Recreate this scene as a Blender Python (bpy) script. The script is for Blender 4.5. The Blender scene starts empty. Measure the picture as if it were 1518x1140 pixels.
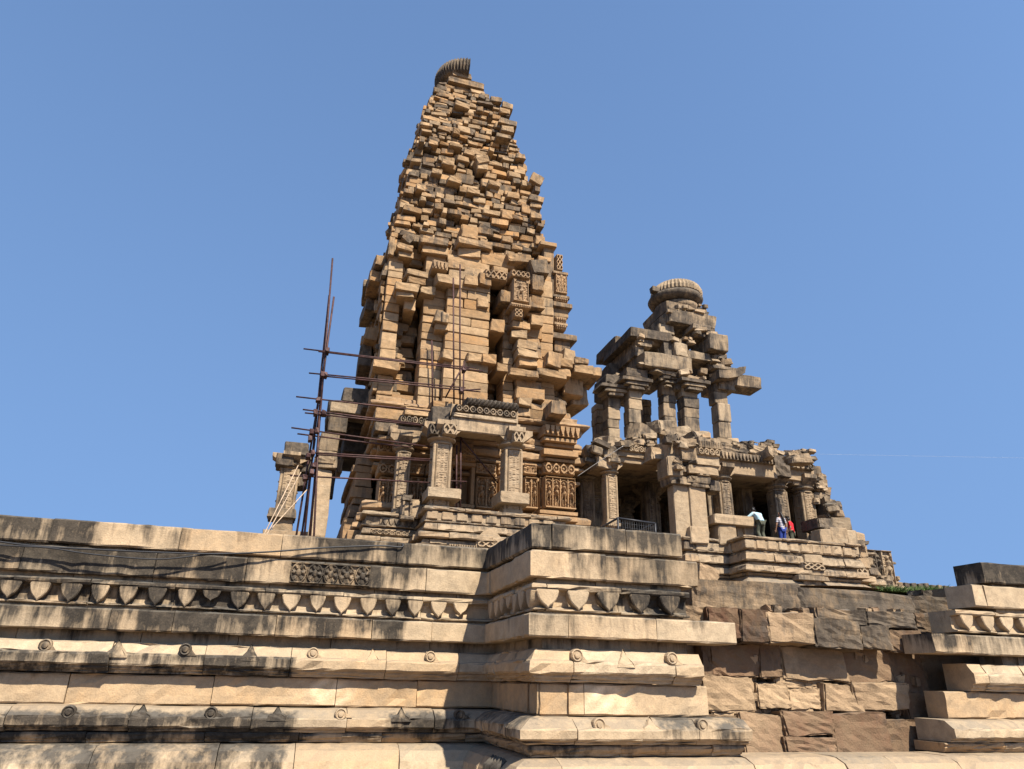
import bpy, math, random
import numpy as np
from mathutils import Matrix, Vector
RNG = np.random.default_rng(7); R = random.Random(11)
SC = bpy.context.scene
# ------------------------------------------------------------------ frame
# survey frame: u along the temple front, v into the picture, z up; turned TH about z
TH = math.radians(16.2); E1 = (math.cos(TH), math.sin(TH)); E2 = (-math.sin(TH), math.cos(TH))
PITCH = math.radians(22.63); ROLL = math.radians(1.207); F = 1060.0; EZ = 1.6
CP, SP, CR, SR = math.cos(PITCH), math.sin(PITCH), math.cos(ROLL), math.sin(ROLL)
def P(px, py, v):
    """photo sight line met with the facade plane at depth v -> (u, z)"""
    x, y = px - 759, py - 570
    xr = x*CR + y*SR; yr = -x*SR + y*CR
    X, Y, Z = xr, F*CP + yr*SP, F*SP - yr*CP
    ru = X*E1[0] + Y*E1[1]; rv = X*E2[0] + Y*E2[1]; t = v/rv
    return ru*t, EZ + Z*t
def TF(u, v, z): return Vector((u*E1[0] + v*E2[0], u*E1[1] + v*E2[1], z))
ORG = {}
# ------------------------------------------------------------------ object helpers
def tag(o, label=None, cat=None, group=None, kind=None):
    if label: o['label'] = label
    if cat: o['category'] = cat
    if group: o['group'] = group
    if kind: o['kind'] = kind
    return o
def thing(name, label, cat, org, group=None):
    o = bpy.data.objects.new(name, None); SC.collection.objects.link(o)
    o.location = TF(*org); o.rotation_euler = (0, 0, TH); ORG[o.name] = org
    return tag(o, label, cat, group)
class MB:
    def __init__(s): s.V = []; s.F = []; s.C = []; s.n = 0; s.sm = []
    def add(s, v, f, c=(1, .3, .3), smooth=False):
        v = np.asarray(v, float).reshape(-1, 3); c = np.asarray(c, float)
        if c.ndim == 1: c = np.tile(c, (len(v), 1))
        s.V.append(v); s.C.append(c)
        n = s.n
        s.F.extend([tuple(i + n for i in q) for q in f]); s.sm.extend([smooth]*len(f)); s.n += len(v)
        return s
    def mesh(s, name, org=(0, 0, 0)):
        me = bpy.data.meshes.new(name)
        V = np.concatenate(s.V) - np.array(org); C = np.concatenate(s.C)
        me.from_pydata(V.tolist(), [], s.F)
        a = me.color_attributes.new('tint', 'FLOAT_COLOR', 'POINT')
        a.data.foreach_set('color', np.hstack([C, np.ones((len(C), 1))]).astype(np.float32).ravel())
        me.polygons.foreach_set('use_smooth', s.sm); me.update()
        return me
def part(name, mb, mat, parent, label=None):
    org = ORG[parent.name]
    o = bpy.data.objects.new(name, mb.mesh(name, org)); SC.collection.objects.link(o)
    o.data.materials.append(mat); o.parent = parent; ORG[o.name] = org
    if label: o['label'] = label
    return o
def solo(name, mb, mat, org, label=None, cat=None, group=None, kind=None):
    o = bpy.data.objects.new(name, mb.mesh(name, org)); SC.collection.objects.link(o)
    o.data.materials.append(mat); o.location = TF(*org); o.rotation_euler = (0, 0, TH); ORG[o.name] = org
    return tag(o, label, cat, group, kind)
# ------------------------------------------------------------------ shapes
def grid_cube(n, edge):
    g = [-1, -edge] + [(-edge + 2*edge*k/(n - 2)) for k in range(1, n - 2)] + [edge, 1]
    idx = {}; V = []; Q = []
    def vid(p):
        k = tuple(round(c, 4) for c in p)
        if k not in idx: idx[k] = len(V); V.append(p)
        return idx[k]
    for ax in range(3):
        for sgn in (-1, 1):
            for i in range(n):
                for j in range(n):
                    q = []
                    for a, b in ((i, j), (i + 1, j), (i + 1, j + 1), (i, j + 1)):
                        p = [0, 0, 0]; p[ax] = sgn; p[(ax + 1) % 3] = g[a]; p[(ax + 2) % 3] = g[b]; q.append(vid(p))
                    Q.append(tuple(q if sgn > 0 else q[::-1]))
    return np.array(V, float), Q
TPL = {3: grid_cube(3, .8), 5: grid_cube(5, .88), 8: grid_cube(8, .93)}
CORN = np.array([[a, b, c] for a in (-1, 1) for b in (-1, 1) for c in (-1, 1)], float)
def stone(mb, c, size, rz=0., tx=0., ty=0., jit=.05, rough=.012, rnd=.03, tint=None, n=3):
    """a dressed or broken block: corners pulled about, arrises worn, faces rough"""
    T, Q = TPL[n]; h = np.array(size)/2
    J = RNG.uniform(-1, 1, (8, 3))*jit*np.minimum(h, .8)
    w = np.prod((1 + T[:, None, :]*CORN[None])/2, axis=2)
    p = T*h + w@J
    m = np.abs(T) > .999; cnt = m.sum(1)
    p -= np.sign(T)*m*(np.where(cnt >= 2, rnd, 0) + np.where(cnt == 3, rnd*.6, 0))[:, None]
    ph = RNG.uniform(0, 6.28, 6); k = RNG.uniform(2, 5, 6)/max(.35, float(np.mean(size)))
    nz = np.sin(p[:, 0]*k[0] + p[:, 2]*k[3] + ph[0]) + np.sin(p[:, 1]*k[1] + p[:, 0]*k[4] + ph[1]) + np.sin(p[:, 2]*k[2] + p[:, 1]*k[5] + ph[2])
    p = p + T*(nz[:, None]*.5 + RNG.uniform(-1, 1, (len(T), 1)))*rough
    if tx or ty or rz:
        M = np.array((Matrix.Rotation(rz, 3, 'Z') @ Matrix.Rotation(tx, 3, 'X') @ Matrix.Rotation(ty, 3, 'Y')))
        p = p@M.T
    if tint is None: tint = rtint()
    mb.add(p + np.array(c), Q, tint)
    return mb
def rtint(b=1., g=.35, d=.35, sb=.14, sg=.25, sd=.25):
    return (max(.45, b + R.gauss(0, sb)), min(1, max(0, g + R.gauss(0, sg))), min(1, max(0, d + R.gauss(0, sd))))
def box(mb, u0, u1, v0, v1, z0, z1, bev=.015, tint=None, n=3, jit=.0, rough=.004, **k):
    return stone(mb, ((u0 + u1)/2, (v0 + v1)/2, (z0 + z1)/2), (abs(u1 - u0), abs(v1 - v0), abs(z1 - z0)), jit=jit, rough=rough, rnd=bev, tint=tint, n=n, **k)
def rect(x0, y0, x1, y1, v):
    xm, ym = (x0 + x1)/2, (y0 + y1)/2
    return P(x0, ym, v)[0], P(x1, ym, v)[0], P(xm, y1, v)[1], P(xm, y0, v)[1]
def pbox(mb, x0, y0, x1, y1, v, depth, **k):
    u0, u1, z0, z1 = rect(x0, y0, x1, y1, v)
    return box(mb, u0, u1, v, v + depth, z0, z1, **k)
def tube(mb, pts, r, n=7, tint=(1, .3, .3)):
    pts = [np.array(p, float) for p in pts]; V = []; Fc = []
    for i, p in enumerate(pts):
        t = pts[min(i + 1, len(pts) - 1)] - pts[max(i - 1, 0)]; t /= np.linalg.norm(t)
        a = np.cross(t, (0, 0, 1)) if abs(t[2]) < .9 else np.cross(t, (1, 0, 0)); a /= np.linalg.norm(a); b = np.cross(t, a)
        for k in range(n):
            an = 6.2832*k/n; V.append(p + r*(a*math.cos(an) + b*math.sin(an)))
    for i in range(len(pts) - 1):
        for k in range(n):
            Fc.append((i*n + k, i*n + (k + 1) % n, (i + 1)*n + (k + 1) % n, (i + 1)*n + k))
    Fc.append(tuple(range(n))[::-1]); Fc.append(tuple((len(pts) - 1)*n + k for k in range(n)))
    return mb.add(V, Fc, tint, True)
def lathe(mb, u, v, prof, n=16, flute=0., tint=(1, .3, .3), M=None, seg=None, smooth=False):
    """prof: (radius, z) bottom to top; flute: rib depth; seg=(a0,a1) keeps only a sector"""
    V = []; Fc = []; a0, a1 = seg or (0, 2*math.pi); m = n + 1 if seg else n
    for r, z in prof:
        for k in range(m):
            a = a0 + (a1 - a0)*k/n; rr = r*(1 - flute*(k % 2))
            V.append((rr*math.cos(a), rr*math.sin(a), z))
    for i in range(len(prof) - 1):
        for k in range(n):
            q = (k + 1) if seg else (k + 1) % n
            Fc.append((i*m + k, i*m + q, (i + 1)*m + q, (i + 1)*m + k))
    V = np.array(V)
    Fc.append(tuple(range(m))[::-1]); Fc.append(tuple((len(prof) - 1)*m + k for k in range(m)))
    if seg:
        for k in (0, m - 1):
            Fc.append(tuple(i*m + k for i in range(len(prof)))[::(1 if k == 0 else -1)])
    if M is not None: V = V@np.array(M.to_3x3()).T
    return mb.add(V + np.array((u, v, 0)) if M is None else V + np.array((u, v, M.translation.z)), Fc, tint, smooth)
def prism(mb, pts, axis, a0, a1, tint=(1, .3, .3)):
    """outline pts extruded: axis 'u' -> pts are (v,z); 'v' -> pts are (u,z)"""
    n = len(pts); V = []
    for a in (a0, a1):
        for p in pts: V.append((a, p[0], p[1]) if axis == 'u' else (p[0], a, p[1]))
    Fc = [(k, (k + 1) % n, n + (k + 1) % n, n + k) for k in range(n)] + [tuple(range(n))[::-1], tuple(range(n, 2*n))]
    return mb.add(V, Fc, tint)
def cham(pr, r):
    """cut the sharp corners of an open profile"""
    out = [pr[0]]
    for a, b, c in zip(pr, pr[1:], pr[2:]):
        a, b, c = np.array(a), np.array(b), np.array(c); d1, d2 = a - b, c - b
        l1, l2 = np.linalg.norm(d1), np.linalg.norm(d2); k = min(r, .4*l1, .4*l2)
        if np.dot(d1, d2)/(l1*l2) > -.85: out += [tuple(b + d1/l1*k), tuple(b + d2/l2*k)]
        else: out.append(tuple(b))
    return out + [pr[-1]]
def course(mb, path, prof, cuts=None, blk=(.9, 1.7), grime=None, tint=None, back=-.6, step=.15, gap=.005, off=.011, worn=.010, ch=.022, seed=1):
    """one course of moulded stone swept along path, cut into separate blocks with open joints.
    prof: (outward offset, z) from bottom to top"""
    rr = random.Random(seed); rg = np.random.default_rng(seed)
    path = [np.array(p, float) for p in path]; L = [0]
    for a, b in zip(path, path[1:]): L.append(L[-1] + np.linalg.norm(b - a))
    T = [(b - a)/np.linalg.norm(b - a) for a, b in zip(path, path[1:])]; N = [np.array((t[1], -t[0])) for t in T]
    tot = L[-1]
    if cuts is None:
        cuts = []; s = rr.uniform(.2, blk[1])
        while s < tot - .25:
            if all(abs(s - l) > .12 for l in L): cuts.append(s)
            s += rr.uniform(*blk)
    ends = [0] + sorted(cuts) + [tot]
    pr = [(back, prof[0][1])] + cham([(back, prof[0][1])] + list(prof) + [(back, prof[-1][1])], ch)[1:-1] + [(back, prof[-1][1])]
    m = len(pr)
    def at(s):
        for i, l in enumerate(L[1:-1], 1):
            if abs(s - l) < 1e-6: return path[i], N[i - 1] + N[i]
        for i in range(len(T)):
            if s <= L[i + 1] + 1e-9: return path[i] + T[i]*(s - L[i]), N[i]
        return path[-1], N[-1]
    for a, b in zip(ends, ends[1:]):
        a2, b2 = a + gap, b - gap
        ss = [a2] + [l for l in L[1:-1] if a2 < l < b2] + [b2]; full = []
        for p, q in zip(ss, ss[1:]):
            k = max(1, int((q - p)/step)); full += [p + (q - p)*j/k for j in range(k)]
        full.append(b2)
        do = rr.gauss(0, off); dz = rr.gauss(0, off*.3)
        tb = tint(rr) if tint else (1 + rr.gauss(0, .06), min(1, max(0, rr.gauss(.25, .15))))
        V = []; C = []
        for s in full:
            p, nn = at(s)
            for j, (d, z) in enumerate(pr):
                w = rg.uniform(-1, 1, 2)*worn if 0 < j < m - 1 else (0, 0)
                if 0 < j < m - 1 and rg.random() < .05: w = w - np.array((rg.uniform(.01, .05), rg.uniform(-.01, .01)))
                q = p + nn*(d + (do if 0 < j < m - 1 else 0) + w[0]); V.append((q[0], q[1], z + dz + w[1]*.6))
                gg = grime(p[0], p[1], z) if grime else .3
                dg = .17*((z - prof[0][1])/max(.05, prof[-1][1] - prof[0][1]) - .55)
                gg = (gg[0] + dg, gg[1], gg[2]) if isinstance(gg, tuple) else gg + dg
                if isinstance(gg, tuple): C.append((tb[0]*gg[1], tb[1]*gg[2], gg[0]))
                else: C.append((tb[0], tb[1], gg))
        k = len(full); Fc = []
        for i in range(k - 1):
            for j in range(m): Fc.append((i*m + j, (i + 1)*m + j, (i + 1)*m + (j + 1) % m, i*m + (j + 1) % m))
        Fc.append(tuple(range(m))); Fc.append(tuple((k - 1)*m + j for j in range(m))[::-1])
        mb.add(V, Fc, C)
    return mb
def relief(mb, fn, u0, u1, z0, z1, v, depth, nu=40, nz=40, tint=(1, .4, .2)):
    """carved face: real relief over the plane v (fn takes 0..1 grids, returns 0..1 height)"""
    X, Y = np.meshgrid(np.linspace(0, 1, nu), np.linspace(0, 1, nz))
    Hh = np.clip(fn(X, Y), 0, 1.3); Hh[0] = Hh[-1] = 0; Hh[:, 0] = Hh[:, -1] = 0
    V = np.stack([u0 + (u1 - u0)*X, v - .006 - depth*Hh, z0 + (z1 - z0)*Y], -1).reshape(-1, 3)
    Fc = [(j*nu + i, j*nu + i + 1, (j + 1)*nu + i + 1, (j + 1)*nu + i) for j in range(nz - 1) for i in range(nu - 1)]
    return mb.add(V, Fc, tint)
def caps(X, Y, L):
    h = np.zeros_like(X)
    for x0, y0, x1, y1, r0, r1 in L:
        dx, dy = x1 - x0, y1 - y0; t = np.clip(((X - x0)*dx + (Y - y0)*dy)/(dx*dx + dy*dy + 1e-9), 0, 1)
        d2 = (X - x0 - t*dx)**2 + (Y - y0 - t*dy)**2; r = r0 + (r1 - r0)*t
        h = np.maximum(h, np.sqrt(np.clip(r*r - d2, 0, None))*7)
    return h
def fig_caps(k, f):
    c = lambda x: f*x
    return [(c(k*.5), .86, c(k*.5), .85, .062, .06), (c(0), .93, c(0), .91, .035, .045), (c(k), .70, c(0), .56, .095, .06), (c(-.02), .50, c(.02), .46, .10, .095), (c(-.07), .45, c(-.10), .08, .062, .035), (c(.08), .45, c(.15), .26, .062, .045),
         (c(.15), .26, c(.07), .07, .045, .035), (c(-.14), .72, c(-.24), .56, .04, .034), (c(-.24), .56, c(-.16), .42, .034, .03), (c(.15), .72, c(.25), .62, .04, .034), (c(.25), .62, c(.20), .80, .034, .03)]
def figures(n, seed, A=.42):
    """row of n standing figures between thin posts; A = panel width / height"""
    rr = random.Random(seed); P0 = [((i + .5)/n + rr.uniform(-.02, .02)/n, rr.uniform(-.06, .06), rr.choice((-1, 1)), rr.uniform(.78, .88)) for i in range(n)]
    def fn(X, Y):
        k = max(.0001, 1/(A/n)*.50) ; h = np.zeros_like(X)
        for cx, kk, f, sc in P0: h = np.maximum(h, caps((X - cx)*A*max(1, .52/(A/n)), (Y - .06)/sc, fig_caps(kk, f))*1.6)
        for i in range(n + 1): h = np.maximum(h, .55*(np.abs(X - i/n) < .07/n))
        for i in range(n):
            d = np.hypot((X - (i + .5)/n)*n, (Y - .84)*A*n*1.6); h = np.maximum(h, .45*(np.abs(d - .40) < .07)*(Y > .84))
        h = np.maximum(h, .7*(Y > .965)); h = np.maximum(h, .8*(Y < .055))
        return np.maximum(h, .34*crust(5*n, 22, seed)(X, Y))
    return fn
def crust(nx, ny, seed):
    """dense small carving: broken rows of little bosses, bands and pits"""
    g = np.random.default_rng(seed); T = g.random((ny + 1, nx + 1))
    def fn(X, Y):
        i = np.clip((X*nx).astype(int), 0, nx - 1); j = np.clip((Y*ny).astype(int), 0, ny - 1)
        fx, fy = X*nx - i - .5, Y*ny - j - .5; h = T[j, i]*np.clip(1.25 - 2.2*np.maximum(np.abs(fx), np.abs(fy)), 0, 1)
        return np.where((j % 6) == 0, .55, h)
    return fn
def scroll(k, seed=0):
    def fn(X, Y):
        s = X*k; fr = s - np.floor(s); c = np.floor(s)
        d = np.hypot((fr - .5)*1.0, (Y - .5)*1.0)
        h = .9*(np.abs(d - .36) < .085) + .8*(d < .17)*np.sqrt(np.clip(1 - (d/.17)**2, 0, 1))
        h = np.maximum(h, .6*(np.abs(Y - .5 - .3*np.sin(6.28*s/2 + seed)) < .08))
        return np.maximum(h, .8*((Y < .08) | (Y > .92)))
    return fn
def lattice(k, m):
    def fn(X, Y):
        a = np.abs(((X*k + Y*m) % 1) - .5); b = np.abs(((X*k - Y*m) % 1) - .5)
        return np.maximum(np.maximum(1.*(a < .16), 1.*(b < .16)), .9*((Y < .06) | (Y > .94)))
    return fn
def pendants(k):
    def fn(X, Y):
        fr = (X*k) % 1 - .5
        return np.maximum(.9*(np.abs(fr) < .42*np.clip(Y*1.6, 0, 1)**.6), .7*(Y > .85))
    return fn
def beads(k, rows=1):
    def fn(X, Y):
        fx = ((X*k) % 1 - .5); fy = ((Y*rows) % 1 - .5)
        return np.sqrt(np.clip(1 - (fx/.45)**2 - (fy/.45)**2, 0, 1))
    return fn
# ------------------------------------------------------------------ materials
def newmat(name):
    m = bpy.data.materials.new(name); m.use_nodes = True; nt = m.node_tree
    for n in list(nt.nodes): nt.nodes.remove(n)
    o = nt.nodes.new('ShaderNodeOutputMaterial'); b = nt.nodes.new('ShaderNodeBsdfPrincipled'); nt.links.new(b.outputs[0], o.inputs[0])
    return m, nt, b
class NT:
    def __init__(s, nt): s.nt = nt
    def n(s, t, **k):
        x = s.nt.nodes.new(t)
        for a, b in k.items(): setattr(x, a, b)
        return x
    def set(s, sock, val):
        if hasattr(val, 'is_output'): s.nt.links.new(val, sock)
        else: sock.default_value = val
    def math(s, op, a, b=0., c=0., clamp=False):
        x = s.n('ShaderNodeMath', operation=op, use_clamp=clamp); s.set(x.inputs[0], a); s.set(x.inputs[1], b); s.set(x.inputs[2], c); return x.outputs[0]
    def mix(s, f, a, b, bt='MIX'):
        x = s.n('ShaderNodeMix', data_type='RGBA', blend_type=bt); s.set(x.inputs[0], f); s.set(x.inputs[6], a); s.set(x.inputs[7], b); return x.outputs[2]
    def noise(s, vec, scale, detail=5, rough=.6):
        x = s.n('ShaderNodeTexNoise'); s.nt.links.new(vec, x.inputs['Vector']); x.inputs['Scale'].default_value = scale; x.inputs['Detail'].default_value = detail; x.inputs['Roughness'].default_value = rough; return x.outputs['Fac']
    def scale(s, vec, sc):
        x = s.n('ShaderNodeVectorMath', operation='MULTIPLY'); s.nt.links.new(vec, x.inputs[0]); x.inputs[1].default_value = sc; return x.outputs[0]
    def ramp(s, f, lo, hi, a=0., b=1.):
        x = s.n('ShaderNodeMapRange', interpolation_type='SMOOTHSTEP'); s.set(x.inputs[0], f); s.set(x.inputs[1], lo); s.set(x.inputs[2], hi); s.set(x.inputs[3], a); s.set(x.inputs[4], b); return x.outputs[0]
def stone_mat(name, base, warm, dark, grime=.9, streak=(3.2, 3.2, .55), fine=1., lichen=.5, blotch=.5, bump=.02, pale=None, th0=.695):
    m, nt, b = newmat(name); q = NT(nt)
    pos = q.n('ShaderNodeNewGeometry'); p = pos.outputs['Position']
    at = q.n('ShaderNodeVertexColor', layer_name='tint'); sep = q.n('ShaderNodeSeparateColor'); nt.links.new(at.outputs['Color'], sep.inputs[0])
    br, hu, gr = sep.outputs
    big = q.noise(p, .9, 4); mid = q.noise(p, 4.2*fine, 6, .65); fin = q.noise(p, 34*fine, 5, .7)
    bed = q.noise(q.scale(p, (1.2, 1.2, 14)), 1.0, 4)
    st = q.noise(q.scale(p, streak), 1.0, 6, .68); st2 = q.noise(q.scale(p, (streak[0]*5, streak[1]*5, streak[2]*2.4)), 1.0, 4, .6)
    wf = q.math('ADD', hu, q.math('MULTIPLY', q.math('SUBTRACT', big, .5), blotch*2.2), clamp=True)
    wf = q.math('MULTIPLY', wf, q.ramp(mid, .25, .75, .6, 1.2), clamp=True)
    col = q.mix(wf, (*base, 1), (*warm, 1))
    if pale: col = q.mix(q.ramp(bed, .56, .72, 0, .5), col, (*pale, 1))
    val = q.math('MULTIPLY', q.math('MULTIPLY', br, q.ramp(fin, .25, .75, .88, 1.10)), q.ramp(mid, .28, .72, .78, 1.16))
    hs = q.n('ShaderNodeHueSaturation'); nt.links.new(col, hs.inputs['Color']); nt.links.new(val, hs.inputs['Value'])
    col = hs.outputs[0]
    # dark biological crust: own shape, amount per stone
    gm = q.math('ADD', q.math('MULTIPLY', st, .55), q.math('ADD', q.math('MULTIPLY', mid, .25), q.math('MULTIPLY', st2, .2)))
    gm = q.math('ADD', gm, q.math('MULTIPLY', q.math('SUBTRACT', q.noise(p, 1.35, 3), .5), .38))
    thr = q.math('SUBTRACT', th0, q.math('MULTIPLY', gr, .50))
    mask = q.math('MULTIPLY', q.math('SUBTRACT', gm, thr), 7.5, clamp=True)
    mask = q.math('MULTIPLY', mask, q.math('MULTIPLY', q.ramp(fin, .28, .5, .86, 1.), grime))
    dk = q.mix(q.ramp(mid, .4, .62), (*dark, 1), (dark[0]*2.6, dark[1]*2.4, dark[2]*2.1, 1))
    col = q.mix(mask, col, dk)
    if lichen:
        sx = q.n('ShaderNodeSeparateXYZ'); nt.links.new(pos.outputs['Normal'], sx.inputs[0])
        up = q.math('MULTIPLY', q.ramp(sx.outputs[2], .35, .85), q.ramp(mid, .36, .58, .25, 1.)); up = q.math('MULTIPLY', up, lichen)
        col = q.mix(up, col, (.105, .095, .08, 1))
    nt.links.new(col, b.inputs['Base Color']); b.inputs['Roughness'].default_value = .92; b.inputs['Specular IOR Level'].default_value = .2
    bp = q.n('ShaderNodeBump'); bp.inputs['Strength'].default_value = .8; bp.inputs['Distance'].default_value = bump
    hgt = q.math('ADD', q.math('MULTIPLY', mid, 1.), q.math('ADD', q.math('MULTIPLY', fin, .55), q.math('MULTIPLY', bed, .25)))
    nt.links.new(hgt, bp.inputs['Height']); nt.links.new(bp.outputs[0], b.inputs['Normal'])
    return m
M_TOW = stone_mat('weathered_ochre_sandstone', (.315, .215, .122), (.295, .15, .053), (.04, .035, .03), grime=.85, lichen=.75, blotch=.45, bump=.04, pale=(.34, .25, .16))
M_CARV = stone_mat('carved_ochre_sandstone', (.32, .215, .125), (.27, .14, .05), (.04, .034, .028), grime=.7, lichen=.45, blotch=.3, bump=.03)
M_HALL = stone_mat('grey_buff_sandstone', (.305, .230, .15), (.27, .165, .082), (.032, .028, .025), grime=.88, lichen=.7, blotch=.4, bump=.035, pale=(.34, .275, .19), th0=.655)
M_PLAT = stone_mat('stained_cream_sandstone', (.38, .292, .192), (.345, .215, .106), (.016, .0145, .013), th0=.70, grime=.96, streak=(2.6, 2.6, .5), fine=1.3, lichen=.6, blotch=.35, bump=.016)
M_RUB = stone_mat('rubble_sandstone', (.30, .21, .125), (.115, .060, .035), (.03, .027, .024), grime=.85, streak=(3, 3, 1.6), lichen=.45, blotch=.55, bump=.03, fine=1.2)
M_EARTH = stone_mat('dry_earth_fill', (.17, .125, .08), (.15, .095, .055), (.05, .045, .035), grime=.5, lichen=.1, bump=.05)
def plain(name, col, rough=.7, metal=0., var=.25, sc=20., bump=0., spec=.3):
    m, nt, b = newmat(name); q = NT(nt); g = q.n('ShaderNodeTexCoord')
    f = q.noise(g.outputs['Object'], sc, 5, .65)
    c = q.mix(q.ramp(f, .3, .7), tuple(x*(1 - var) for x in col) + (1,), tuple(min(1, x*(1 + var)) for x in col) + (1,))
    nt.links.new(c, b.inputs['Base Color']); b.inputs['Roughness'].default_value = rough; b.inputs['Metallic'].default_value = metal; b.inputs['Specular IOR Level'].default_value = spec
    if bump:
        bp = q.n('ShaderNodeBump'); bp.inputs['Distance'].default_value = bump; nt.links.new(f, bp.inputs['Height']); nt.links.new(bp.outputs[0], b.inputs['Normal'])
    return m
M_IRON = plain('rusty_scaffold_steel', (.05, .023, .02), .6, .3, .5, 6)
M_BAMB = plain('pale_bamboo', (.34, .25, .17), .8, 0, .3, 8)
M_CABL = plain('black_cable_rubber', (.02, .02, .022), .5, 0, .2)
M_CAGE = plain('dark_painted_steel', (.03, .03, .033), .5, .4, .3)
M_WIRE = plain('bare_wire', (.35, .33, .30), .5, .5, .1)
M_GRAS = plain('green_grass', (.05, .085, .018), .8, 0, .5, 9)
M_SKIN = plain('brown_skin', (.26, .14, .085), .6, 0, .1)
M_HAIR = plain('black_hair', (.012, .010, .009), .5, 0, .3, 60)
M_SHRT = plain('pale_blue_shirt_cloth', (.30, .42, .46), .85, 0, .12, 14, .01)
M_OLIV = plain('olive_trouser_cloth', (.060, .062, .042), .9, 0, .25, 14, .01)
M_JEAN = plain('blue_denim', (.016, .034, .17), .85, 0, .25, 20, .005)
M_RED = plain('red_shirt_cloth', (.60, .018, .03), .85, 0, .15, 12, .01)
M_SHOE = plain('dark_shoe_leather', (.03, .025, .02), .6)
def stripe_mat():
    m, nt, b = newmat('striped_grey_cloth'); q = NT(nt); g = q.n('ShaderNodeTexCoord'); s = q.n('ShaderNodeSeparateXYZ'); nt.links.new(g.outputs['Object'], s.inputs[0])
    w = q.math('FRACT', q.math('MULTIPLY', s.outputs[2], 13.)); c = q.mix(q.ramp(w, .62, .66), (.42, .40, .42, 1), (.05, .05, .075, 1))
    nt.links.new(c, b.inputs['Base Color']); b.inputs['Roughness'].default_value = .85; return m
M_STRP = stripe_mat()
# ------------------------------------------------------------------ camera, light, sky
cam = bpy.data.cameras.new('camera'); co = bpy.data.objects.new('camera', cam); SC.collection.objects.link(co); SC.camera = co
cam.sensor_width = 36; cam.lens = F*36/1518; cam.clip_start = .1; cam.clip_end = 5000
Rv = Vector((1, 0, 0)); Uv = Vector((0, -SP, CP)); Fv = Vector((0, CP, SP))
rx = Rv*CR + Uv*SR; ux = -Rv*SR + Uv*CR
M = Matrix.Identity(4)
for i in range(3): M[i][0] = rx[i]; M[i][1] = ux[i]; M[i][2] = -Fv[i]
M.translation = (0, 0, EZ); co.matrix_world = M
SUN_EL = math.radians(50); su, sv = math.tan(math.radians(17)), -1.0
sx, sy = su*E1[0] + sv*E2[0], su*E1[1] + sv*E2[1]; sl = math.hypot(sx, sy); sx /= sl; sy /= sl
sd = Vector((sx*math.cos(SUN_EL), sy*math.cos(SUN_EL), math.sin(SUN_EL)))
L = bpy.data.lights.new('sun', 'SUN'); lo = bpy.data.objects.new('sun', L); SC.collection.objects.link(lo)
L.energy = 5.0; L.angle = math.radians(.53); L.color = (1, .92, .79); lo.rotation_euler = sd.to_track_quat('Z', 'Y').to_euler()
W = bpy.data.worlds.new('World'); SC.world = W; W.use_nodes = True; wn = W.node_tree; bg = wn.nodes['Background']
sky = wn.nodes.new('ShaderNodeTexSky'); sky.sky_type = 'NISHITA'; sky.sun_disc = False
sky.sun_elevation = SUN_EL; sky.sun_rotation = math.atan2(sx, sy); sky.altitude = 200; sky.air_density = 1.25; sky.dust_density = .3; sky.ozone_density = 5.0
wn.links.new(sky.outputs[0], bg.inputs[0]); bg.inputs[1].default_value = .098
tc = wn.nodes.new('ShaderNodeTexCoord'); mp = wn.nodes.new('ShaderNodeMapping'); nm = wn.nodes.new('ShaderNodeVectorMath'); nm.operation = 'NORMALIZE'
wn.links.new(tc.outputs['Generated'], mp.inputs[0]); wn.links.new(mp.outputs[0], nm.inputs[0]); wn.links.new(nm.outputs[0], sky.inputs[0])
mp.inputs['Location'].default_value = (0, 0, .5); mp.inputs['Scale'].default_value = (1, 1, .3)
SC.view_settings.view_transform = 'Standard'; SC.view_settings.look = 'None'; SC.view_settings.exposure = 1.1; SC.view_settings.gamma = 1
# ------------------------------------------------------------------ ground and platform fill
mb = MB(); N = 24
def sheet(mb, u0, u1, v0, v1, z, nu, nv, amp, tint=(1, .3, .3)):
    X, Y = np.meshgrid(np.linspace(u0, u1, nu), np.linspace(v0, v1, nv))
    Z = z + amp*(np.sin(X*1.7 + Y*.6) + np.sin(Y*2.3 - X*.8) + RNG.uniform(-1, 1, X.shape))
    mb.add(np.stack([X, Y, Z], -1).reshape(-1, 3), [(j*nu + i, j*nu + i + 1, (j + 1)*nu + i + 1, (j + 1)*nu + i) for j in range(nv - 1) for i in range(nu - 1)], tint)
sheet(mb, -900, 900, -600, 1400, 0, 40, 40, .0)
solo('ground', mb, M_EARTH, (0, 0, 0), kind='structure')
mb = MB()
sheet(mb, -14, 60, 12.7, 62, 3.56, 120, 90, .02)
box(mb, -14, 60, 12.72, 61.9, -.1, 3.45, tint=(1, .4, .3)); box(mb, 3.9, 5.3, 10.4, 12.7, -.1, 3.55, tint=(1, .4, .3)); box(mb, 12.6, 30, 10.7, 12.7, -.1, 3.55, tint=(1, .4, .3)); box(mb, 5.3, 12.6, 12.2, 12.71, -.1, 3.3, tint=(1, .4, .3))
solo('terrain', mb, M_EARTH, (0, 12, 0), kind='structure')
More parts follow.
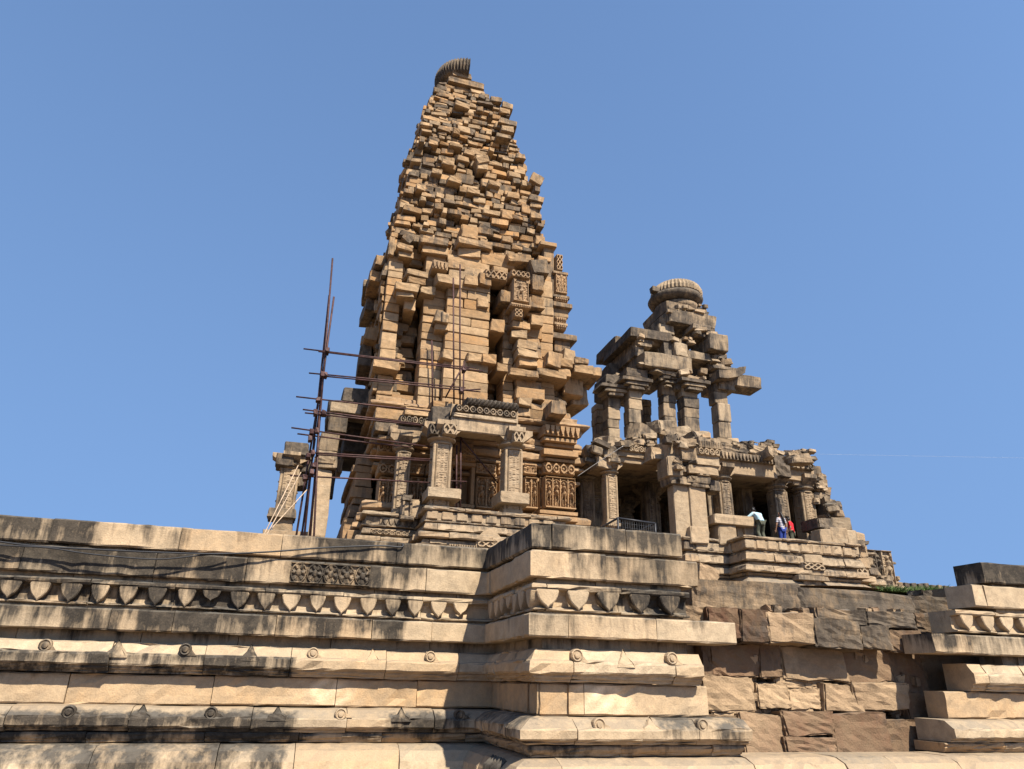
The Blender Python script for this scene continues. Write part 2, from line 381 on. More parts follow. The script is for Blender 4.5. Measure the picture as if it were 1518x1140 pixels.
# ------------------------------------------------------------------ the moulded platform
CO = {'coping': [(0, 3.361), (0, 3.711)], 'upper_band': [(-.012, 2.948), (-.008, 3.318)],
      'ledge': [(.03, 2.177), (.03, 2.478)],
      'cornice': [(-.11, 1.62), (-.11, 1.66), (-.06, 1.668), (-.06, 1.72), (.012, 1.725), (.012, 1.872), (-.03, 1.90), (-.10, 2.02), (-.13, 2.034)],
      'recessed_band': [(-.2, 1.21), (-.2, 1.34), (-.2, 1.48), (-.2, 1.61)],
      'lower_cornice': [(.05, .88), (.05, .93), (.15, .935), (.155, 1.065), (.12, 1.085), (-.02, 1.18), (-.16, 1.2)],
      'lower_band': [(-.04, .735), (-.03, .78), (.02, .80), (.02, .87)],
      'base_roll': [(.05, .0), (.27, .06), (.36, .2), (.38, .36), (.34, .52), (.24, .65), (.08, .715), (-.05, .725)],
      'foot': [(.42, -.2), (.42, .0)]}
GROOVE = [('joint_course', -.13, 3.30, 3.37), ('joint_course', -.14, 2.86, 2.96), ('joint_course', -.16, 2.46, 2.535), ('joint_course', -.26, 2.02, 2.19)]
def gfun(kind):
    def g(u, v, z):
        left = v > 11.2; t = (u + 4)/7.1 if left else (u - 3.1)/2.4
        right = u > 9
        if right: return {'coping': .68, 'upper_band': .12, 'ledge': .5, 'heart_frieze': .3}.get(kind, .22)
        if 9.7 < v < 11.9 and u < 3.3: return {'coping': .66, 'lower_cornice': .55}.get(kind, .25)
        if kind == 'coping': return (.62 if u < -2.9 or -.2 < u < 1.6 else .34 if u < -.2 else .54) if left else .58
        if kind == 'upper_band': return (.70 if u < -.6 or .9 < u < 1.3 else .62 if u < .9 else .42 if u < 2.1 else .12) if left else (.52 if t > .25 else .2)
        if kind == 'heart_frieze': return (.66 if u < -.2 else .42 if u < 2 else .2) if left else (.18 if t < .45 else .62)
        if kind == 'ledge': return (.66 if u < .9 else .52 if u < 1.9 else .08) if left else (.46 if t < .6 else .36)
        if kind == 'cornice': return ((.68 if u < .2 and z < 1.9 else .14) if left else .10, 1.05, .9)
        if kind == 'recessed_band':
            wp = math.exp(-((u - (.75 if left else 4.2))/.36)**2)*(.6 + .4*math.sin(u*23 + z*31))
            return (.16 - .2*wp, 1.02 + .75*wp, 1 - wp)
        if kind == 'lower_cornice': return (.70 if z < 1.1 and (u < .3 or 1.6 < u < 2.9) else .22) if left else (.24 if t < .72 else .54)
        if kind == 'lower_band': return .62 if left and u < .6 else .45
        if kind == 'base_roll': return (.52 if u < .2 else .2) if left else .2
        return .4
    return g
def heart(mb, pt, t, nrm, w, ztop, zbot, dfront, dback, tint):
    """pointed leaf tab hanging from the frieze lip"""
    o = []
    for k in range(15):
        a = k/14; x = -w/2 + w*a; s = abs(2*a - 1)
        o.append((x, zbot + .02 + (ztop - .06 - zbot)*(s**1.8)*.80 - .03*math.exp(-s*9) + (0 if s < .8 else (s - .8)*.25)))
    o = [(-w/2*.93, ztop)] + o + [(w/2*.93, ztop)]; n = len(o); V = []
    for d, sh in ((dback, 1.), (dfront - .012, 1.), (dfront, .9)):
        for x, z in o:
            zz = ztop - .05 + (z - ztop + .05)*sh if z < ztop - .05 else z
            q = np.array(pt) + np.array(t)*x*sh + np.array(nrm)*d; V.append((q[0], q[1], zz))
    Fc = [(l*n + k, l*n + k + 1, (l + 1)*n + k + 1, (l + 1)*n + k) for l in (0, 1) for k in range(n - 1)] + [tuple(2*n + k for k in range(n))]
    mb.add(V, Fc, tint)
def moulded(root, path, endof, g, seedb, volutes, frieze_runs, fullpath):
    for i, (kind, d, z0, z1) in enumerate(GROOVE):
        m = MB(); course(m, endof(('joint', i)), [(d, z0), (d, z1)], grime=lambda u, v, z: .42, seed=seedb + 50 + i, back=-.7, step=.6, ch=.004, off=.002)
        part('bed_joint', m, M_PLAT, root)
    for i, (kind, pr) in enumerate(CO.items()):
        m = MB(); course(m, endof(kind), pr, grime=gfun(kind), seed=seedb + i*3, blk=(1.1, 2.0) if kind in ('coping', 'upper_band', 'recessed_band') else (.8, 1.6),
                         tint=(lambda rr: (1 + rr.gauss(0, .05), min(1, max(0, rr.gauss(.55, .15))))) if kind in ('recessed_band', 'lower_band') else None)
        part(kind, m, M_PLAT, root)
    m = MB(); gf = gfun('heart_frieze'); fp = endof('heart_frieze')
    course(m, fp, [(-.06, 2.522), (-.055, 2.55), (-.15, 2.56), (-.165, 2.64), (-.155, 2.74), (-.13, 2.79), (-.02, 2.80), (-.02, 2.876)], grime=gf, seed=seedb + 91, blk=(.9, 1.5))
    fo = part('heart_frieze', m, M_PLAT, root)
    m = MB()
    for (a, b, sp) in frieze_runs:
        a, b = np.array(a), np.array(b); Ln = np.linalg.norm(b - a); t = (b - a)/Ln; nr = np.array((t[1], -t[0])); k = int(Ln/sp)
        for j in range(k):
            q = a + t*(sp*(j + .5) + (Ln - k*sp)/2 + R.gauss(0, .012))
            heart(m, q, t, nr, .288*sp/.42*R.uniform(.9, 1.06), 2.80, (2.545 + R.uniform(0, .025)) if R.random() > .12 else 2.60 + R.uniform(0, .05), -.022, -.17, (1 + R.gauss(0, .06), .25, gf(q[0], q[1], 2.6)))
    part('heart_pendants', m, M_PLAT, fo)
    for kind, zt, zm, dt, dm, runs in volutes:
        m = MB()
        for (u0, u1, v, sp, k) in runs:
            u = u0
            while u < u1:
                gg = gfun(kind)(u, v, zm - .05); gg = gg[0] if isinstance(gg, tuple) else gg
                tn = (1, .25, max(.2, gg))
                if k % 2 == 0:      # leaf-shaped gable
                    w = .19*R.uniform(.9, 1.1); o = [(u - w, zm - .05), (u - w*.75, zm + .015), (u - w*.32, zt - .07), (u, zt + .035), (u + w*.32, zt - .07), (u + w*.75, zm + .015), (u + w, zm - .05)]
                    n = len(o); V = [(x, v - (dm - .08), z) for x, z in o] + [(u + (x - u)*.72, v - (dm + .012) + .10*max(0, (z - zm)/(zt - zm)), z - .004) for x, z in o]
                    m.add(V, [(q, (q + 1) % n, n + (q + 1) % n, n + q) for q in range(n)] + [tuple(range(n, 2*n))], tn)
                else:               # curled scroll
                    Mx = Matrix.Rotation(math.radians(90), 4, 'X'); Mx.translation = (0, 0, zt - .075)
                    lathe(m, u, v - dm + .05, [(.085, -.05), (.085, .045), (.070, .06), (.055, .045), (.045, .045), (.035, .065), (.012, .068)], 18, 0, tn, Mx)
                    prism(m, [(u + .03, zm - .005), (u + .17, zm - .005), (u + .13, zm + .03), (u + .07, zt - .06)], 'v', v - dm + .01, v - dm + .1, tn)
                u += sp; k += 1
        part('carved_volutes', m, M_PLAT, [c for c in root.children if c.name.split('.')[0] == kind][0])
V0, VL, UC = 9.6, 12.0, 3.113
root = thing('platform_wall', 'long moulded stone platform wall with heart frieze and projecting corner in the foreground', 'wall', (-9, VL, 0))
ENDS = {'coping': 5.48, 'upper_band': 5.72, 'heart_frieze': 5.57, 'ledge': 6.25, 'cornice': 5.68, 'recessed_band': 5.83, 'lower_cornice': 6.27, 'lower_band': 6.2, 'base_roll': 14, 'foot': 14}
def endof(kind):
    e = ENDS.get(kind, 5.4) if not isinstance(kind, tuple) else (5.45, 5.5, 5.5, 5.6)[kind[1]]
    return [(-9, VL), (UC, VL), (UC, V0), (e, V0)]
moulded(root, None, endof, None, 100,
        [('cornice', 2.03, 1.875, -.12, .012, [(-7.72, 2.7, VL, .905, 0), (3.78, 5.4, V0, .71, 1)]), ('lower_cornice', 1.195, 1.08, -.14, .15, [(-7.18, 2.8, VL, .90, 0), (4.02, 5.8, V0, .75, 1)])],
        [((-8, VL), (UC - .1, VL), .385), ((UC, VL), (UC, V0), .34), ((UC, V0), (5.5, V0), .47)], None)
# rosette panel let into the upper band
u0, u1, z0, z1 = rect(430, 838, 549, 868, VL)
m = MB()
def ros(X, Y):
    s = X*5; fr = s - np.floor(s) - .5; d = np.hypot(fr, (Y - .5)); a = np.arctan2(Y - .5, fr)
    h = (d < .40)*(.55 + .35*np.cos(a*6 + np.floor(s)))*(d > .2) + 1.*(d < .2)*np.sqrt(np.clip(1 - (d/.2)**2, 0, 1)) + .7*(np.abs(d - .45) < .04)
    return np.maximum(h, .8*((Y < .07) | (Y > .93)))
relief(m, ros, u0, u1, 2.97, 3.29, VL + .0, .05, 150, 40, (.95, .45, .62)); part('carved_rosettes', m, M_PLAT, [c for c in root.children if c.name.startswith('upper_band')][0])
# flutes on the roll of the return
m = MB()
for k in range(5): tube(m, [(UC - .36 - .02, V0 + .35 + k*.13, .15), (UC - .40, V0 + .35 + k*.13, .32), (UC - .33, V0 + .35 + k*.13, .56), (UC - .2, V0 + .35 + k*.13, .67)], .045, 8, (.9, .3, .75))
part('carved_flutes', m, M_PLAT, [c for c in root.children if c.name == 'base_roll'][0])
# right-hand platform
VR = 9.87
root2 = thing('platform_wall', 'moulded platform wall with dark stained top slab at the right edge beyond the rubble', 'wall', (12, VR, 0))
EL = {'coping': 1458, 'upper_band': 1446, 'heart_frieze': 1422, 'ledge': 1382, 'cornice': 1446, 'recessed_band': 1418, 'lower_cornice': 1404, 'lower_band': 1402}
EY = {'coping': 848, 'upper_band': 885, 'heart_frieze': 925, 'ledge': 960, 'cornice': 1008, 'recessed_band': 1050, 'lower_cornice': 1090, 'lower_band': 1115}
def endr(kind):
    if isinstance(kind, tuple): a = 11.75
    elif kind in EL: a = P(EL[kind], EY[kind], VR)[0]
    else: return [(14, VR), (22, VR)]
    return [(a, VR), (22, VR)]
moulded(root2, None, endr, None, 300, [('cornice', 2.03, 1.875, -.12, .012, [(12.2, 18, VR, .8, 1)]), ('lower_cornice', 1.195, 1.08, -.14, .15, [(11.9, 18, VR, .85, 1)])],
        [((P(1422, 925, VR)[0], VR), (20, VR), .42)], None)
# ------------------------------------------------------------------ broken stretch of rubble core
root = thing('rubble_wall', 'broken platform stretch of rough rust and cream rubble blocks between the two moulded walls', 'wall', (8.5, 11, 0))
m = MB(); box(m, 5.2, 12.9, 10.98, 11.75, -.1, 2.45, tint=(.95, .2, .3), n=8, rough=.03); box(m, 5.2, 12.9, 11.5, 12.2, 2.3, 3.05, tint=(.8, .2, .5), n=8, rough=.03); part('mortar_bed', m, M_RUB, root)
RB = [ # x0,y0,x1,y1,v,depth,bright,hue(rust),grime
 (1034,862,1192,912,11.15,1.3,.95,.15,.56),(1187,874,1360,912,11.1,1.5,.62,.05,.62),(1353,884,1412,913,11.2,1.0,.55,.2,.62),
 (1010,898,1060,922,10.5,.7,.9,.25,.45),(1052,899,1100,945,10.35,.8,.8,.95,.4),(1099,903,1141,951,10.3,.8,.62,.9,.5),(1139,909,1207,954,10.3,.8,1.1,.05,.3),
 (1191,900,1214,917,10.6,.6,.8,.2,.5),(1213,902,1284,924,10.45,.8,.75,.1,.6),(1282,907,1356,930,10.5,.8,.7,.15,.6),(1207,920,1275,962,10.3,.8,.82,.1,.6),(1274,929,1321,962,10.35,.8,.72,.2,.55),(1320,935,1366,968,10.5,.7,.8,.9,.35),(1356,910,1400,940,10.7,.7,.7,.6,.5),
 (1042,953,1074,1003,10.72,.6,.7,.95,.3),(1055,953,1128,1003,10.68,.6,.95,.95,.15),(1126,952,1160,1005,10.66,.6,.8,.95,.3),(1158,958,1254,1009,10.68,.6,1.0,.25,.25),(1252,958,1324,1012,10.7,.6,.85,.85,.25),(1322,966,1372,1030,10.75,.6,.8,.8,.3),
 (1040,1003,1118,1053,10.6,.7,1.08,.1,.15),(1124,1012,1171,1050,10.66,.6,1.1,.1,.15),(1172,1020,1217,1050,10.68,.6,1.15,.05,.1),(1150,1003,1195,1020,10.72,.5,1.0,.2,.2),(1190,1008,1222,1022,10.74,.5,1.0,.2,.2),(1222,1014,1277,1053,10.62,.6,1.08,.12,.15),(1267,1011,1347,1053,10.6,.6,1.05,.2,.25),(1343,1025,1378,1072,10.7,.6,.8,.6,.3),
 (1058,1053,1110,1075,10.62,.6,1.15,.05,.2),(1172,1049,1205,1062,10.7,.5,1.0,.1,.15),(1098,1060,1165,1121,10.5,.7,1.05,.6,.22),(1163,1057,1236,1092,10.5,.7,.95,.85,.25),(1163,1091,1240,1122,10.48,.7,1.0,.7,.3),(1235,1056,1319,1121,10.52,.7,.9,.9,.3),(1317,1068,1378,1126,10.58,.6,.8,.7,.35),(1040,1062,1100,1122,10.55,.7,.85,.5,.3)]
for x0, y0, x1, y1, v, d, b, h, g in RB:
    m = MB(); u0, u1, z0, z1 = rect(x0, y0, x1, y1, v); s = (u1 - u0, d, z1 - z0)
    stone(m, ((u0 + u1)/2, v + d/2, (z0 + z1)/2), s, rz=R.uniform(-.05, .05), tx=R.uniform(-.06, .06), ty=R.uniform(-.03, .03), jit=.085, rough=.014, rnd=.026, tint=(b, h*.78, g), n=8)
    part('rubble_block', m, M_RUB, root)
m = MB()
for k in range(260):
    px, py = R.uniform(1045, 1370), R.choice((R.uniform(1040, 1062), R.uniform(995, 1062), R.uniform(900, 1000))); u, z = P(px, py, 10.9); s = R.uniform(.05, .15)
    stone(m, (u, 10.88 + R.uniform(-.1, .06), z), (s*1.4, s*1.6, s), rz=R.uniform(-.4, .4), tx=R.uniform(-.4, .4), jit=.3, rough=.01, tint=rtint(1, .25, .25), n=3)
o = part('chinking_stones', m, M_RUB, root); o['kind'] = 'stuff'
o = solo('loose_block', stone(MB(), (P(1056, 852, 11.6)[0], 12.0, P(1056, 850, 11.6)[1] - .06), (.42, .45, .42), rz=.2, ty=.12, jit=.22, tint=(1.12, .15, .1), n=8), M_RUB, (P(1056, 852, 11.6)[0], 12, 3.5), 'pale broken block lying on the rubble beside the projecting corner', 'stone')
o = solo('loose_block', stone(MB(), (P(1372, 879, 11.4)[0], 11.55, P(1372, 880, 11.4)[1]), (.3, .3, .12), rz=.3, jit=.25, tint=(.6, .1, .7), n=5), M_RUB, (P(1372, 879, 11.4)[0], 11.55, 3.2), 'small dark flat stone lying below the grass at right', 'stone')
# ------------------------------------------------------------------ the tower
VC = 32.0
ROWS = [(132,650,722),(141,645,734),(152,640,745),(166,634,754),(185,627,764),(200,621,768),(230,613,778),(260,606,790),(300,597,803),(340,588,805),(365,579,812),(400,572,822),(440,566,824),(500,565,826),(560,561,834),(600,552,845),(640,550,850)]
PROF = []
for y, xl, xr in ROWS:
    w = 6
    for _ in range(40): ul, zz = P(xl, y, VC - w/2); ur, z2 = P(xr, y, VC - w/2); w = ur - ul
    PROF.append(((zz + z2)/2, ul, ur))
PROF.sort(); PZ = [p[0] for p in PROF]; PLu = [p[1] for p in PROF]; PRu = [p[2] for p in PROF]
def bounds(z):
    a, b = float(np.interp(z, PZ, PLu)), float(np.interp(z, PZ, PRu)); return a, b, VC - (b - a)/2, VC + (b - a)/2
TOP = PZ[-1]
tower = thing('temple_tower', 'tall tapering ruined stone temple tower of dry laid ochre blocks rising above the platform', 'tower', (6.3, VC, 3.6))
# heart of the tower: closed rubble hull behind the facing stones, tinted dark to shade the gaps
m = MB(); zs = list(np.linspace(3.6, PZ[-1] - .4, 34)); V = []; Fc = []
for z in zs:
    a, b, f0, f1 = bounds(max(z, PZ[0])); i = .55
    V += [(a + i, f0 + 1.7*min(1, (b - a)/8), z), (b - i, f0 + 1.7*min(1, (b - a)/8), z), (b - i, f1 - i, z), (a + i, f1 - i, z)]
for k in range(len(zs) - 1):
    for j in range(4): Fc.append((k*4 + j, k*4 + (j + 1) % 4, k*4 + 4 + (j + 1) % 4, k*4 + 4 + j))
Fc.append(tuple(range(len(zs)*4 - 4, len(zs)*4))); m.add(V, Fc, (.7, .4, .4)); part('rubble_core', m, M_TOW, tower)
# facing: rows of separate stones on the four sides
def bay(u_px):  # relief of the lower body, front side, by sight column at mid height
    for a, b, o, kind in BAYS:
        if a <= u_px < b: return o, kind
    return 0., 0
BAYS = [(540,566,.0,0),(566,590,.25,1),(590,624,-.75,2),(624,657,.55,1),(657,722,.95,3),(722,746,-.7,0),(746,762,.5,1),(762,802,.75,0),(802,822,.45,1),(822,860,-.3,0)]
BU = [(P(a, 500, VC - 4.6)[0], P(b, 500, VC - 4.6)[0], o, k) for a, b, o, k in BAYS]
def slow(a, z, s): return .5*math.sin(a*1.3 + s) * math.sin(z*.9 + s*2.1) + .5*math.sin(a*.6 - z*.7 + s)
ZL = 12.1; ZM = P(690, 372, VC - 4.2)[1]
up = MB(); lo_ = MB(); z = ZL
while z < TOP:
    hi = z > ZM; h = R.uniform(.22, .38) if hi else R.uniform(.26, .44)
    if z > 27: h = R.uniform(.19, .32)
    a, b, f0, f1 = bounds(z + h/2); inset_row = R.gauss(0, .05)
    for side in range(4):
        if side == 0: s0, s1 = a, b
        elif side == 2: s0, s1 = a, b
        else: s0, s1 = f0 + .25, f1 - .25
        if side == 0 and not hi: continue
        s = s0 + R.uniform(-.1, .15)
        while s < s1 - .1:
            wd = min(R.choice((R.uniform(.28, .5), R.uniform(.42, .8), R.uniform(.6, 1.15)))*(1 if z < 27 else .8), s1 - s + R.uniform(-.05, .16)); wd = max(wd, .22)
            r = R.random(); o = inset_row + R.gauss(0, .065) + .10*slow(s, z, side)
            dep = R.uniform(.8, 1.1); hh = h
            if r < .07: o += R.uniform(.14, .36)
            elif r < .21: o -= R.uniform(.18, .45)
            if r > .86: hh = h*R.uniform(.55, .8)
            elif r > .80: hh = h*R.uniform(1.1, 1.5)
            ctr = s + wd/2; dz = R.gauss(0, .03)
            if R.random() > (.035 if hi else .06):
                pos = ((ctr, f0 - o + dep/2), (a - o + dep/2, ctr), (ctr, f1 + o - dep/2), (b + o - dep/2, ctr))[side]
                sz = (wd - R.uniform(.01, .07), dep, hh - .03) if side in (0, 2) else (dep, wd - R.uniform(.01, .06), hh - .03)
                stone(up, (pos[0], pos[1], z + hh/2 + dz), sz, rz=R.gauss(0, .035), tx=R.gauss(0, .03), ty=R.gauss(0, .035), jit=.10, rough=.012, rnd=R.uniform(.008, .028), tint=rtint(.99, .34, .44, .17, .3, .22), n=3)
            s += wd
    z += h
part('upper_masonry', up, M_TOW, tower)
# lower front, bay by bay: smooth coursed piers and rough recesses
z = ZL
for (u0, u1, o, kind) in BU:
    z = ZL - .2
    while z < ZM + .1:
        h = R.uniform(.36, .5) if kind in (1, 3) else R.uniform(.25, .6)
        a, b, f0, f1 = bounds(z + h/2); x0, x1 = max(u0, a - .1), min(u1, b + .1)
        if x1 - x0 < .1: z += h; continue
        fade = min(1, max(.0, (ZM - z)/1.8)); oo = o*fade
        n = 1 if kind == 1 else R.choice((1, 1, 2)) if kind == 3 else max(1, int((x1 - x0)/R.uniform(.5, .9)))
        ed = [x0] + sorted(x0 + (x1 - x0)*(k + R.uniform(-.25, .25))/n for k in range(1, n)) + [x1]
        for p, q in zip(ed, ed[1:]):
            rr = oo + (R.gauss(0, .022) if kind in (1, 3) else R.gauss(0, .16)); hh = h if kind in (1, 3) else h*R.uniform(.7, 1.)
            g = (.99, .30, .15) if kind in (1, 3) else (.9, .45, .38)
            stone(lo_, ((p + q)/2, f0 - rr + .55, z + hh/2), (q - p - .012, 1.1, hh - .012), rz=R.gauss(0, .006 if kind in (1, 3) else .05), jit=.02 if kind in (1, 3) else .12, rough=.008 if kind in (1, 3) else .02, rnd=.014, tint=rtint(*g, .11, .2, .15), n=3)
        z += h
part('lower_masonry', lo_, M_TOW, tower)
# blocks that jut from the faces: x0,y0,x1,y1, out from face, block depth, tilt, grime
JUT = [(586,418,622,430,1.3,1.6,0,.35),(590,431,616,439,1.0,1.4,0,.3),(602,400,633,409,1.1,1.4,.05,.45),(604,410,630,418,.9,1.4,0,.3),(641,387,665,401,1.2,1.3,0,.45),(665,387,690,398,1.1,1.3,0,.45),(648,405,683,418,1.6,1.8,-.05,.4),(688,407,708,422,1.4,1.6,0,.35),(711,403,729,421,1.5,1.7,0,.4),
(759,455,777,473,1.35,1.6,0,.45),(759,477,786,488,1.5,1.8,.05,.3),(761,489,785,501,1.4,1.8,0,.25),(767,503,800,517,1.6,2.0,.04,.25),(769,518,799,530,1.5,2.0,0,.3),(771,531,797,544,1.4,2.0,0,.2),(707,441,723,456,1.3,1.3,0,.2),(728,474,748,493,1.35,1.7,.06,.25),(646,460,667,477,1.45,1.6,.12,.55),(646,479,665,491,1.2,1.3,0,.2),(655,518,673,530,1.5,1.4,.1,.25),(693,523,714,534,1.5,1.4,0,.2),(715,523,736,537,1.55,1.5,-.05,.25),(600,441,618,460,.6,1.6,0,.3),(622,424,645,436,1.0,1.3,0,.3),(554,530,594,546,1.0,1.7,0,.3),
(577,350,586,376,.5,.6,0,.5),(588,361,613,370,.8,1.2,.1,.4),(590,371,612,379,.6,1.2,-.05,.3),(596,347,611,357,.6,.9,.5,.6),(624,351,665,362,.8,1.3,0,.55),(628,363,666,376,.55,1.2,0,.2),(679,354,729,363,1.1,1.5,-.03,.4),(684,334,709,352,.7,1.0,0,.2),(752,379,787,389,1.1,1.6,-.15,.45),(680,369,714,382,.6,1.2,0,.2),(715,376,764,394,.6,1.2,-.04,.2),(788,384,814,404,1.3,1.7,-.2,.6),(790,408,806,430,1.2,1.5,0,.55),(788,466,806,481,1.3,1.6,0,.25),(790,440,808,452,1.2,1.4,.1,.4),(730,396,752,404,.9,1.2,0,.4),(742,430,757,446,1.4,1.4,0,.5),(755,440,783,452,1.0,1.4,0,.3),
(810,523,831,544,1.7,2.6,.1,.4),(824,534,848,546,1.5,2.4,.05,.3),(826,547,846,560,1.35,2.4,0,.25),(834,516,851,537,1.1,2.,0,.35),(851,540,881,553,.9,2.4,0,.35),(877,544,893,558,.7,1.6,.1,.5),(851,530,872,538,1.0,2.,0,.5),(819,593,842,615,2.0,3.,0,.55),(838,562,866,588,.1,2.2,.1,.4),(757,546,800,556,1.5,1.8,.02,.4),(798,548,842,558,1.45,1.8,.04,.35),(736,540,752,552,1.2,1.3,0,.2),(845,570,870,600,-.3,2.0,0,.4),(780,530,806,546,1.2,1.6,0,.2),
(540,415,556,426,-2.5,2,0,.6),(541,442,555,459,-2.6,2,0,.6),(541,486,562,504,-1.6,2,.1,.4),(533,512,552,545,-2.2,2.2,0,.75),(548,400,566,416,-1.0,2,0,.5),(556,378,574,392,-.6,1.6,0,.5),
(741,176,768,186,.4,1.4,.1,.65),(744,185,762,194,.35,1.2,0,.5),(746,152,762,160,.3,1.0,.15,.5),(742,161,757,167,.3,.9,0,.4),(788,258,806,270,.35,1.5,.45,.45),(784,289,806,298,.5,1.4,.1,.6),(787,299,804,306,.35,1.2,0,.4),(766,226,780,234,.4,1.,0,.5),(737,198,758,204,.5,1.0,0,.55),(706,232,726,241,.5,.8,-.45,.4),(708,240,724,250,.35,.8,-.2,.3),(672,190,682,197,.4,.7,0,.5),(645,301,658,310,.4,.8,0,.5),(693,279,712,286,.4,.8,0,.3),(636,208,650,214,.4,.8,0,.45),(674,151,696,157,.35,.9,.1,.4),(728,143,744,150,.3,.9,0,.5),(617,273,630,281,.3,.8,0,.3),(744,312,760,324,.35,.9,0,.3),(788,315,805,324,.4,1.2,0,.4),(794,350,808,362,.45,1.4,0,.3),(656,238,674,244,.4,.8,0,.35),(724,268,742,275,.4,.8,.05,.2),(688,222,704,229,.35,.8,0,.3),(640,250,656,257,.35,.8,0,.4),(664,262,684,269,.4,.8,0,.2),(752,284,770,292,.4,.9,0,.3)]
for x0, y0, x1, y1, out, dep, tl, g in JUT:
    out = out*.85 if out > 1 else out
    zc = P((x0 + x1)/2, (y0 + y1)/2, VC - 4)[1]; f0 = bounds(zc)[2]; v = f0 - out
    zc = P((x0 + x1)/2, (y0 + y1)/2, v)[1]; v = bounds(zc)[2] - out
    u0, u1, z0, z1 = rect(x0, y0, x1, y1, v); m = MB()
    stone(m, ((u0 + u1)/2, v + dep/2, (z0 + z1)/2), (u1 - u0, dep, z1 - z0), rz=R.gauss(0, .045), tx=R.gauss(0, .04), ty=tl, jit=.09, rough=.014, rnd=.018, tint=(max(.75, R.gauss(1.0, .1)), max(0, R.gauss(.3, .15)), g), n=5)
    part('projecting_stone', m, M_TOW, tower)
# carved fragments still in place
def carved(x0, y0, x1, y1, out, fn, depth=.09, vv=None, nu=40, nz=50, g=.45, th=.9, name='carved_panel', root=None, br=1.05, mat=None, hue=.2):
    if vv is None:
        zc = P((x0 + x1)/2, (y0 + y1)/2, VC - 4.5)[1]; vv = bounds(zc)[2] - out
    u0, u1, z0, z1 = rect(x0, y0, x1, y1, vv); mm = MB()
    box(mm, u0, u1, vv, vv + th, z0, z1, tint=(br, hue, g)); relief(mm, fn, u0 + .02, u1 - .02, z0 + .02, z1 - .02, vv, depth, nu, nz, (br, hue, g))
    return part(name, mm, mat or M_CARV, root or tower)
carved(760,414,784,449,1.45, figures(1, 5, .7), .14); carved(757,450,787,455,1.55, beads(9), .05, nu=60, nz=8); carved(757,402,786,412,1.5, lattice(4, 1), .07)
carved(718,402,752,415,1.3, lattice(4, 1), .08); carved(641,388,664,399,1.3, pendants(4), .08); carved(762,458,775,471,1.45, lattice(2, 2), .07)
for (x0, y0, x1, y1, fn) in ((823,406,841,436,figures(2, 8, .6)),(824,378,834,402,lattice(2, 3)),(822,441,842,447,beads(6)),(823,470,840,478,beads(5)),(823,482,840,488,beads(5))): carved(x0, y0, x1, y1, .25, fn, .10, g=.3, th=1.4)
for (x0, y0, x1, y1) in ((801,358,826,364),(819,437,845,441),(818,448,849,455),(820,456,843,470),(822,478,842,482),(818,494,856,503),(822,503,846,522),(806,366,822,500),(820,402,843,406)):
    m = MB(); v = bounds(16)[2] - (.33 if y1 - y0 < 10 else .12); pbox(m, x0, y0, x1, y1, v, 1.5, tint=rtint(1, .3, .4)); part('corner_shrine_course', m, M_TOW, tower)
# tilted broken ribbed crown stone
a, b, f0, f1 = bounds(TOP)
m = MB(); stone(m, ((a + b)/2, VC, TOP), (b - a - .2, b - a - .2, .35), jit=.1, rough=.03, tint=(.85, .3, .5), n=8); lathe(m, (a + b)/2, VC, [(1.25, TOP - .1), (1.3, TOP + .2), (1.2, TOP + .5)], 20, .03, (.8, .3, .5))
part('neck_stone', m, M_TOW, tower)
uA, zA = P(690, 124, VC); rA = uA - P(644, 130, VC)[0]
m = MB(); lathe(m, uA, VC, [(rA*.72, zA - .75), (rA*.92, zA - .58), (rA, zA - .3), (rA*1.01, zA - .02), (rA*.95, zA + .24), (rA*.8, zA + .44), (rA*.5, zA + .54)], 48, .075, (.75, .2, .52), seg=(math.radians(120), math.radians(266)))
part('ribbed_crown_stone', m, M_HALL, tower)
m = MB(); pbox(m, 671, 106, 700, 114, VC - 1.3, 1.6, tint=(.8, .3, .5), jit=.04, rough=.02, n=5); pbox(m, 664, 118, 718, 126, VC - 1.5, 2.4, tint=(.85, .3, .5), jit=.03, rough=.02, n=5); part('neck_ring', m, M_TOW, tower)
# ---- sculpted wall zone under the masonry
WF = 27.4; uW0 = P(557, 700, WF)[0]; uW1 = P(854, 700, WF)[0]
m = MB(); box(m, uW0 + .2, uW1 - .15, WF + .25, 36.4, 3.6, 12.5, tint=(.9, .5, .2)); part('sanctum_wall', m, M_CARV, tower)
def wallcourse(name, path, prof, root, seed, g=.3, mat=None, **k):
    mm = MB(); course(mm, path, prof, grime=lambda u, v, z: g, seed=seed, off=.022, worn=.020, step=.2, ch=.03, **k); return part(name, mm, mat or M_CARV, root)
wp = [(uW0, 36.5), (uW0, WF), (uW1, WF), (uW1, 36)]
def yz(y, x=700, v=WF): return P(x, y, v)[1]
for i, (y0, y1, d) in enumerate(((757,770,.45),(770,776,.3),(776,790,.6),(790,802,.75),(802,830,.9),(700,706,.12),(652,660,.28),(660,664,.08),(664,676,.34),(676,680,.1),(680,686,.25))):
    wallcourse('wall_moulding', wp, [(d*.75, yz(y1)), (d, yz(y1) + .05), (d, yz(y0) - .08), (d*.7, yz(y0))], tower, 500 + i, .35)
for i, (y0, y1, d) in enumerate(((604,614,.1),(614,622,.5),(622,632,.25),(642,652,.2))):
    wallcourse('wall_moulding', wp, [(d*.75, yz(y1)), (d, yz(y1) + .05), (d, yz(y0) - .08), (d*.7, yz(y0))], tower, 540 + i, .35)
